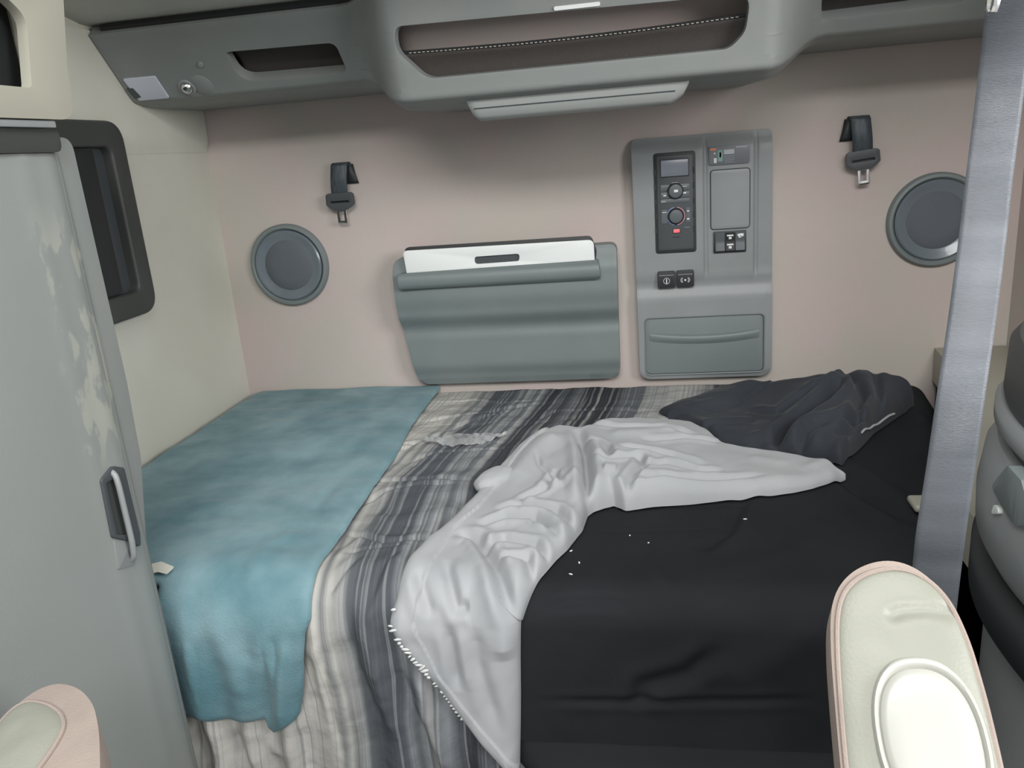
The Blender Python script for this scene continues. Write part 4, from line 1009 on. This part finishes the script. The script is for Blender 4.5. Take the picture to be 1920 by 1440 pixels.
# ================================================================== ARMRESTS
def armrest(label, side, outline_px, face_px, Yt, Yb, ytop, ybot, thick, lean, cap=None, seam=None):
    """padded upright armrest; outline_px lies in a plane leaning from Yt (at photo row ytop) to Yb (at ybot)"""
    p0 = onY((outline_px[0][0], ytop), Yt); p1 = onY((outline_px[0][0], ybot), Yb)
    V = p0 - p1; V[0] = 0; V /= np.linalg.norm(V); U = np.array([math.cos(lean), math.sin(lean), 0]); U = U - V * (U @ V); U /= np.linalg.norm(U)
    F_ = Frame(p0, U, V)
    if F_.N[1] > 0: F_.N = -F_.N
    ol_ = [F_.p2(p) for p in outline_px]; fo = [F_.p2(p) for p in face_px]
    t = thing('armrest', label, 'armrest', tuple(F_.w(sum(q[0] for q in ol_) / len(ol_), min(q[1] for q in ol_))), 'armrests in the foreground')
    def closed(P_, n=140):
        P_ = np.array(P_ + [P_[0]], float); d = np.r_[0, np.cumsum(np.linalg.norm(np.diff(P_, axis=0), axis=1))]; u = np.linspace(0, d[-1], n, endpoint=False)
        Q_ = np.stack([np.interp(u, d, P_[:, i]) for i in range(2)], 1)
        for _ in range(14): Q_ = (np.roll(Q_, 1, 0) + 2 * Q_ + np.roll(Q_, -1, 0)) / 4
        return [tuple(q) for q in Q_]
    ol2 = closed(ol_); fo2 = closed(fo)
    # fabric body
    plate('padded_body', F_, ol2, arm_f, t, depth=0.0, back=-thick, bevel=.010, seg=4, angle=70, label='pinkish beige fabric side')
    # vinyl face, puffed: rings shrinking to the centre
    c_ = np.array([sum(q[0] for q in fo2) / len(fo2), sum(q[1] for q in fo2) / len(fo2)])
    ax = np.array([c_ + (0, .04), c_ - (0, .06)])
    G = []
    for k in np.linspace(0, 1, 44):
        row = []
        for q in fo2:
            q = np.array(q); d = np.array([c_[0] + (q[0] - c_[0]) * (1 - k), c_[1] + (q[1] - c_[1]) * (1 - k)])
            h = .0095 * math.sqrt(1 - (1 - k) ** 2) + .001
            h += .0035 * (fbm(np.array(d[0] * 26 + 3.0), np.array(d[1] * 22 + 5.0), 2)) * min(1, k * 3)
            if seam:
                dd, tt = seg_dist(np.array([d[0]]), np.array([d[1]]), [F_.p2(p) for p in seam]); h -= .0040 * math.exp(-(float(dd[0]) / .006) ** 2)
            row.append(F_.w(d[0], d[1], h - (.004 if k == 0 else 0)))
        G.append(row)
    face = link('vinyl_face', grid_mesh(np.array(G), closed_v=True), arm_v, t, angle=None, label='smooth pale vinyl face')
    tube('piping', [F_.w(q[0], q[1], .0012) for q in fo2], .0026, arm_f, t, n=8, closed=True)
    if cap:
        cx_, cy_ = F_.p2(cap[0]); rx, ry = cap[1], cap[2]
        circ = lambda kx, h, n=56: [F_.w(cx_ + rx * kx * math.copysign(abs(math.cos(a)) ** .85, math.cos(a)), cy_ + ry * kx * math.copysign(abs(math.sin(a)) ** .85, math.sin(a)), h) for a in np.linspace(0, 2 * math.pi, n, endpoint=False)]
        G = np.array([circ(1.0, .004), circ(1.0, .011), circ(.965, .0145), circ(.91, .0145), circ(.88, .012), circ(.86, .010)])
        link('cap_ring', grid_mesh(G, closed_v=True), arm_w, t, angle=60)
        G = np.array([circ(.86, .010), circ(.83, .0135), circ(.74, .0155), circ(.4, .0165), circ(.0, .0168)])
        link('hinge_cap', grid_mesh(G, closed_v=True), arm_w, t, angle=60, label='glossy ivory oval cap')
    # support post below the frame
    m_ = F_.w(sum(q[0] for q in ol_) / len(ol_), min(q[1] for q in ol_) + .03, -thick / 2)
    box('support_post', m_[0] - .02, m_[0] + .02, m_[1] - .018, m_[1] + .018, .002, m_[2] + .01, rubber, t, bev=.004)
    return t
armrest('pale beige padded armrest standing upright at the lower right, with an ivory oval cap', 1,
    [(1655, 1047), (1600, 1066), (1566, 1104), (1556, 1150), (1558, 1230), (1566, 1330), (1576, 1440), (1590, 1560), (1900, 1560), (1878, 1440), (1850, 1320), (1820, 1210), (1786, 1130), (1740, 1078), (1700, 1053)],
    [(1660, 1066), (1612, 1079), (1579, 1110), (1569, 1160), (1571, 1240), (1578, 1340), (1587, 1440), (1600, 1550), (1896, 1550), (1875, 1440), (1847, 1320), (1815, 1208), (1779, 1127), (1736, 1083), (1697, 1066)],
    -1.43, -1.56, 1050, 1440, .045, -.12, cap=((1742, 1392), .0405, .062), seam=[(1672, 1156), (1690, 1150), (1730, 1148), (1768, 1150)])
armrest('beige padded armrest tip with a broad fabric side at the lower left corner', -1,
    [(110, 1278), (70, 1290), (30, 1322), (-15, 1360), (-60, 1450), (-90, 1560), (190, 1560), (188, 1440), (186, 1370), (176, 1320), (150, 1290)],
    [(50, 1316), (25, 1330), (-10, 1370), (-50, 1450), (-75, 1545), (10, 1545), (60, 1460), (100, 1405), (122, 1365), (115, 1340), (88, 1322)],
    -1.45, -1.56, 1280, 1440, .06, .25)

# ================================================================== LITTLE THINGS ON THE BED
# crumpled clear wrapper
wm = mat('clear_wrapper', 'C9CCCC', None, rough=0.08, alpha=.28, spec=0.8)
q = [b2(p, .04) for p in [(792, 822), (840, 812), (905, 806), (950, 808), (900, 826), (850, 832), (800, 830)]]
A_ = catmull([q[0], q[1], q[2], q[3]], 40); B_ = catmull([q[0], q[6], q[5], q[4], q[3]], 40)
G = []
for i in range(40):
    row = []
    for t in np.linspace(0, 1, 9):
        x, s = A_[i] * (1 - t) + B_[i] * t; h = float(H_comf(np.array(x), np.array(s))) + .006 + .012 * float(fbm(np.array(x * 90), np.array(s * 90), 2)) + .008 * math.sin(math.pi * t)
        y, z, ny, nz = base(np.array(s)); row.append([x, float(y), float(z) + max(h, float(H_comf(np.array(x), np.array(s))) + .002)])
    G.append(row)
c0 = tuple(np.array(G)[20, 4])
o = link('clear_wrapper', grid_mesh(np.array(G)), wm, None, angle=20, loc=c0); tag(o, 'small crumpled clear plastic wrapper lying on the striped comforter', 'wrapper')
s_ = o.modifiers.new('s', 'SOLIDIFY'); s_.thickness = .0006
# lint flecks on the black sheet
LL = ['tiny white lint fleck alone at the middle of the black sheet, rightmost fleck', 'tiny white lint fleck nearest the turned-over lining', 'tiny white lint fleck in the middle of the three beside the lining', 'tiny white lint fleck nearest the front edge of the black sheet', 'very faint lint speck farther back on the black sheet, right of the close three', 'very faint lint speck just left of the other faint speck']
for j, p in enumerate([(1397, 984), (1071, 1034), (1086, 1056), (1070, 1077), (1216, 1018), (1181, 1004)]):
    x, s = b2(p, .004); h = float(H_sheet(np.array(x), np.array(s))); y, z, ny, nz = base(np.array(s))
    bm = bmesh.new(); bmesh.ops.create_icosphere(bm, subdivisions=1, radius=1, matrix=Matrix.Translation((x, float(y), float(z) + h + .001)) @ Matrix.Rotation(j * .9, 4, 'Z') @ Matrix.Diagonal((.0042 if j < 4 else .0022, .0016, .0012, 1)))
    o = link('lint_fleck', bm_mesh(bm), icon, None, angle=None, loc=(x, float(y), float(z) + h))
    tag(o, LL[j], 'lint', 'lint flecks on the black sheet')
# pale cloth tag on the blanket beside the wardrobe door
x, s = b2((312, 1050), .05); y, z, ny, nz = base(np.array(s)); hh = .055
pl = [(-.026, .008), (-.006, .014), (.022, .004), (.014, -.010), (-.004, -.006), (-.024, -.012)]
Nn = np.array([0, float(ny), float(nz)]); Uu = np.array([1.0, 0, 0]); Vv = np.cross(Nn, Uu)
o = plate('cloth_tag', Frame(np.array([x, float(y), float(z)]) + Nn * hh, Uu, Vv), fillet(pl, .003, 3), cream, None, depth=.0015, loc=(x, float(y), float(z)))
tag(o, 'small pale crumpled cloth tag on the teal blanket beside the grey door', 'tag')
# pale corner peeping from under the belt at the bed's right edge
x, s = b2((1716, 946), .02); y, z, ny, nz = base(np.array(s))
bm = box_bm(x - .006, x + .07, float(y) - .02, float(y) + .03, float(z) + .012, float(z) + .026, .006)
o = link('folded_cloth', bm_mesh(bm), cream2, None, loc=(x, float(y), float(z)))
tag(o, 'pale corner of folded cloth peeping from behind the belt on the black sheet', 'cloth')
bpy.context.view_layer.update()
